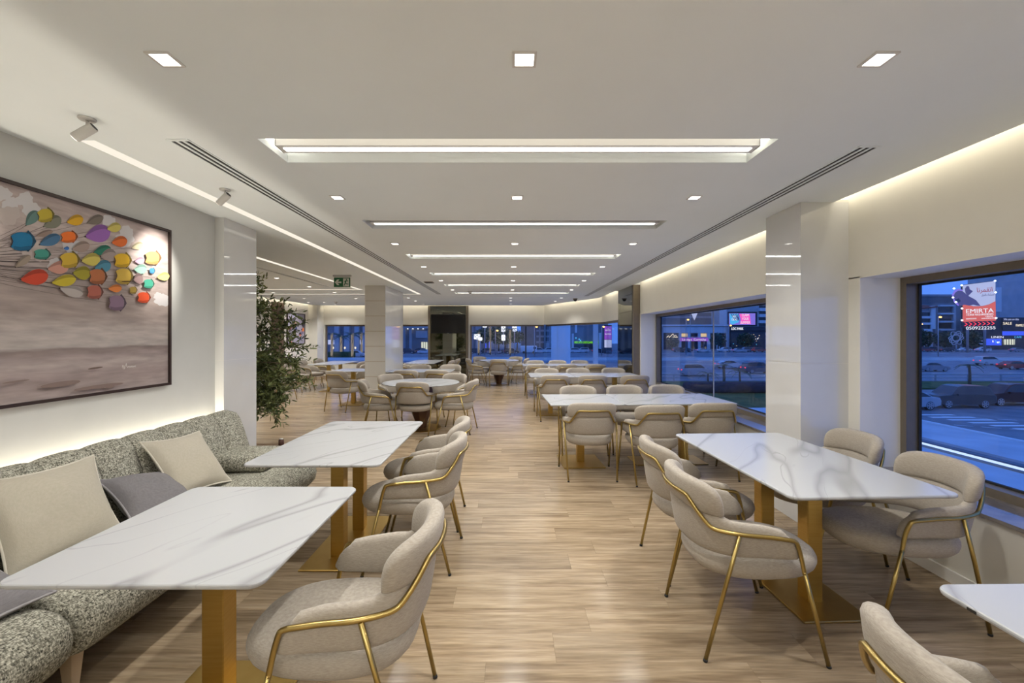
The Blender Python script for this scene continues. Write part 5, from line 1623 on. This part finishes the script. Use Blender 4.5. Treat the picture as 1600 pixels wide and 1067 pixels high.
text('CAFE', (XW(1588, 180) - cx, -.6, ZW(526.8, 180)), 1.2, M['neonc'], t, 3.0, ext=.02)
bx('white_hoarding', 1505, 1534, 527, 538, M['bpale'], .4)

d = 150
t = thing('billboard', 'red and white horse shop billboard ringed with bright bulbs', 'billboard', (XW(1530, d), d, 0))
cx = XW(1530, d)
def Q(a, b): return (XW(a, d) - cx, ZW(b, d))
flat_xz([Q(1504, 445), Q(1555, 438.5), Q(1556, 511), Q(1504, 512)], .6, 'cabinet', M['bdark'], t, .6)
fc = flat_xz([Q(1504, 445.5), Q(1555, 439), Q(1555, 470.5), Q(1545, 475.5), Q(1535, 478), Q(1522, 478.5), Q(1512, 476.5), Q(1504, 474)], -.02, 'white_face', M['screenw'], t, .05)
fr = flat_xz([Q(1504, 474.2), Q(1512, 476.7), Q(1522, 478.7), Q(1535, 478.2), Q(1545, 475.7), Q(1555.2, 470.7), Q(1555.8, 501), Q(1504, 503)], -.02, 'red_face', M['screenr'], t, .05)
bd = flat_xz([Q(1504, 503.5), Q(1556, 501.5), Q(1556, 509), Q(1504, 510.5)], -.02, 'chevron_band', M['bdark'], t, .05)
for k in range(7):
    a = 1506 + k * 7
    flat_xz([Q(a, 503.9 - k * .25), Q(a + 1.6, 503.9 - k * .25), Q(a + 5.6, 506.6 - k * .25), Q(a + 1.6, 509.3 - k * .25), Q(a, 509.3 - k * .25), Q(a + 4.0, 506.6 - k * .25)], -.08, 'chevron', M['tail'], bd, .03)
rr_ = (PI / 2, 0.0, 0)
def bt(body, a, b, size, mm, par, wpx, tilt=-2.0):
    return text(body, (XW(a, d) - cx, -.12, ZW(b, d)), size, mm, par, wpx * d / 680, (PI / 2, math.radians(tilt), 0), .02)
bt('EMIRTA', 1530, 486, 2.1, M['txtwhite'], fr, 43)
bt('HORSE REQUIREMENTS', 1530.5, 491.5, .85, M['txtwhite'], fr, 42)
bt('CENTER', 1545, 494.3, .6, M['txtwhite'], fr, 12)
bt('0509222255', 1517, 498, .6, M['txtwhite'], fr, 16)
bt('www.emirta.com', 1543, 497, .6, M['txtwhite'], fr, 20)
bt('0509222255', 1532, 512.6, 1.5, M['txtwhite'], t, 46, -1)
bt('\uFE8E\uFEE7\uFEAE\uFEE4\uFED8\uFE97\uFE8D'[::1], 1538, 453, 2.2, M['txtred'], fc, 24, -3)
bt('\uFEDE\uFEF4\uFEA8\uFEDF\uFE8D \uFE95\uFE8E\uFEE3\uFEAC\uFEB4\uFEE4\uFEDF', 1543, 460.5, 1.0, M['screend'], fc, 20, -3)
# leaping horse and rider cut-out
H = [(1489, 463), (1492, 457), (1497, 454), (1503, 455), (1508, 459), (1513, 463), (1519, 466), (1524, 469), (1528, 474), (1531, 478), (1526, 477.5), (1520, 476), (1514, 477.5), (1506, 476), (1499, 478), (1496, 474), (1501, 470), (1497, 466), (1493, 468), (1490, 467)]
hs = flat_xz([Q(a, b) for a, b in H], -.1, 'horse_figure', M['screend'], t, .12)
flat_xz([Q(a, b) for a, b in ((1508, 458), (1507, 451), (1510, 447), (1513, 447.5), (1514, 452), (1519, 455), (1515, 459), (1512, 462))], -.12, 'rider_figure', M['screend'], t, .12)
flat_xz([Q(a, b) for a, b in ((1487, 460), (1491, 454), (1497, 451), (1504, 453), (1503, 455), (1497, 453.5), (1492, 457), (1489, 463), (1492, 470), (1499, 475), (1497, 478), (1490, 472))], -.04, 'cutout_edge', M['screenv'], t, .1)
for a, b in ((1489, 451), (1487.5, 465), (1492, 472), (1501, 446), (1501.5, 482), (1501.5, 500.5), (1553, 439), (1554, 457), (1554.5, 497)):
    q = Q(a, b)
    MB().lathe([(0, q[1] - .30), (.26, q[1] - .15), (.30, q[1]), (.26, q[1] + .15), (0, q[1] + .30)], 10, (q[0], -.35)).build('bulb', M['bulb'], t)
MB().tube([(-3, 1.0, GZ), (-3, 1.0, ZW(470, d))], .35, 8).build('support', M['metalgrey'], t)
MB().tube([(3, 1.0, GZ), (3, 1.0, ZW(470, d))], .35, 8).build('support', M['metalgrey'], t)
t = thing('wire_sculpture', 'pale looping wire sculpture left below the horse sign', 'sculpture', (XW(1494, 155), 155, 0))
mb = MB(); d = 155; cx = XW(1494, d)
for a0 in (0.5, -0.5, PI / 2, 0.0):
    pts = []
    for k in range(25):
        f = 2 * PI * k / 24
        u, v = 11.5 * math.cos(f), 4.2 * math.sin(f)
        pts.append(((u * math.cos(a0 + .6) - v * math.sin(a0 + .6)) * d / 680, .3 * math.sin(f), ZW(528, d) + (u * math.sin(a0 + .6) + v * math.cos(a0 + .6)) * d / 680))
    mb.tube(pts, .13, 5)
mb.build('wire_loops', M['bpale'], t)
MB().tube([(0, 0, GZ), (0, 0, ZW(538, d))], .2, 6).build('post', M['metalgrey'], t)

# far windows group
d = 150
t, bx, cx = block('colonnade_building', 'tall building with broad pale columns behind the lit palms', 'building', 495, 600, d, 18, M['bgrey'])
for a, b in ((525, 532), (540, 548), (556, 563), (569, 574)):
    bx('column', a, b, 480, 549, M['bmid'], 1.5)
for a, b in ((513, 517), (521.5, 525), (563.5, 568.5)):
    bx('lit_gap', a, b, 531, 538, M['screenw'], .3)
for px in (526, 544, 560):
    MB().lathe([(0, -.4 + GZ + 1.6), (.35, GZ + 1.6), (.2, GZ + 2.0), (0, GZ + 2.1)], 10, (XW(px, d) - cx, -3)).build('uplight', M['neonwarm'], t)
t, bx, cx = block('entrance_building', 'building with a lit glass entrance beside the smoked mirror panel', 'building', 600, 690, 165, 20, M['bgrey'])
bx('canopy', 620, 690, 510, 513, M['bmid'], 1.5)
for k in range(6): bx('canopy_light', 621 + k * 8, 622.2 + k * 8, 513, 514.2, M['neonw'], 1.0)
bx('pier', 630, 634, 513, 548, M['bmid'], .8); bx('pier', 640, 644, 513, 548, M['bmid'], .8)
bx('entrance_glass', 658, 668.5, 534.5, 546, M['shoplit'], .2)
for k in range(4): bx('glazing_bar', 658 + k * 3.3, 658.5 + k * 3.3, 534, 546, M['bdark'], .4)
bx('blue_panel', 650, 668, 517, 528, M['bmid'], .4)
t, bx, cx = block('left_tower', 'blue grey tower behind the lit palms in the long window', 'building', 725, 803, 185, 30, M['bmid'])
for a, b in ((740, 743), (752, 756), (760, 764), (772, 776), (790, 794)):
    bx('pier', a, b, 470, 545, M['bgrey'], .8)
bx('blue_door', 758, 765, 527, 546, M['neonb'], .2)
for a in (737, 757, 783, 800):
    mb = MB()
    pass
t, bx, cx = block('middle_tower', 'grey office tower right of the sky gap in the long window', 'building', 815, 868, 190, 40, M['bgrey'])
for k in range(4): bx('floor_line', 838, 866, 506 + k * 9, 509 + k * 9, M['bmid'], .6)
for a in (842, 850, 858): bx('pier', a, a + 2.4, 480, 546, M['bmid'], .9)
bx('white_sign', 852, 858, 536, 546, M['bpale'], .8)
t, bx, cx = block('green_sign_building', 'dark glazed building carrying a long green neon sign', 'building', 868, 950, 175, 34, M['bgrey'])
for a, b, ya, yb in ((893, 896, 521, 544), (898, 901, 504, 520), (935, 939, 520, 546), (930.5, 934, 504, 520)):
    bx('pale_pier', a, b, ya, yb, M['bpale'], 1.0)
bx('shopfront', 897, 934, 538, 545, M['winglass'], .2)
sg = bx('sign_rail', 897, 935, 533.3, 536.7, M['bdark'], .3)
text('MERCATO CAFE', (XW(907, 175) - cx, -.45, ZW(535, 175)), 1.25, M['neong'], t, 5.0, ext=.04)
text('GARDEN', (XW(926, 175) - cx, -.45, ZW(535, 175)), 1.25, M['neong'], t, 4.4, ext=.04)
for a, b in ((904, 529), (906, 531), (899, 527)): bx('window_light', a, a + 1.6, b, b + 2, M['neonc'], .3)
t = thing('street_poster', 'tall violet advertising column with white lower panel', 'billboard', (XW(950, 140), 140, 0))
d = 140; cx = XW(950, d)
MB().box(XW(944, d) - cx, XW(956, d) - cx, 0, .8, GZ, ZW(508, d)).build('column', M['bdark'], t)
MB().box(XW(944.4, d) - cx, XW(955.6, d) - cx, -.06, 0, ZW(530.5, d), ZW(509.5, d)).build('violet_face', M['neonp'], t)
MB().box(XW(944.4, d) - cx, XW(955.6, d) - cx, -.06, 0, ZW(543, d), ZW(531, d)).build('white_face', M['screenw'], t)
text('SUPER', (0, -.1, ZW(516, d)), .6, M['txtwhite'], t, 1.7, ext=.02)
text('SUMMER', (0, -.1, ZW(522, d)), .6, M['txtwhite'], t, 1.9, ext=.02)
# lattice light ornaments hung on the palms
def ornament(label, px, py, w, h, d):
    t = thing('light_ornament', label, 'light decoration', (XW(px, d), d, ZW(py, d)), 0, 'lit lattice ornaments on the palms')
    mb = MB()
    k = d / 680
    n = 3
    for i in range(n + 1):
        u = -w / 2 + w * i / n
        v = -h / 2 + h * i / n
        mb.tube([(u * k, 0, -h / 2 * k), (u * k, 0, h / 2 * k)], .09, 4)
        mb.tube([(-w / 2 * k, 0, v * k), (w / 2 * k, 0, v * k)], .09, 4)
    mb.tube([(-w / 2 * k, 0, -h / 2 * k), (w / 2 * k, 0, h / 2 * k)], .09, 4)
    mb.tube([(w / 2 * k, 0, -h / 2 * k), (-w / 2 * k, 0, h / 2 * k)], .09, 4)
    mb.build('lit_frame', M['neonw'], t)
    MB().tube([(0, .1, -h / 2 * k), (0, .1, GZ - ZW(py, d))], .12, 6).build('pole', M['metalgrey'], t)
ornament('square lit lattice at the left of the long far window', 745.5, 526, 9, 7, 127)
ornament('small lit lattice right of the leftmost one', 750.5, 529.5, 5, 4, 126)
ornament('upper lit lattice in the middle of the long far window', 786.5, 514, 5.5, 8, 128)
ornament('lower lit lattice in the middle of the long far window', 786.5, 527.5, 5, 8, 127)
ornament('lit lattice beside the sky gap', 804, 513, 6, 8, 129)
ornament('lit lattice near the ceiling edge of the long far window', 757.5, 508.5, 6, 5, 127)

# portico outside the corner glazing
pc = struct(MB().lathe([(0, GZ), (.40, GZ), (.40, 3.2), (0, 3.2)], 28, (2.12, 18.2)).build('portico_column', M['bpale']))
pc2 = struct(MB().box(3.2, 3.36, 16.6, 16.8, GZ, 3.2).build('portico_post', M['bpale']))
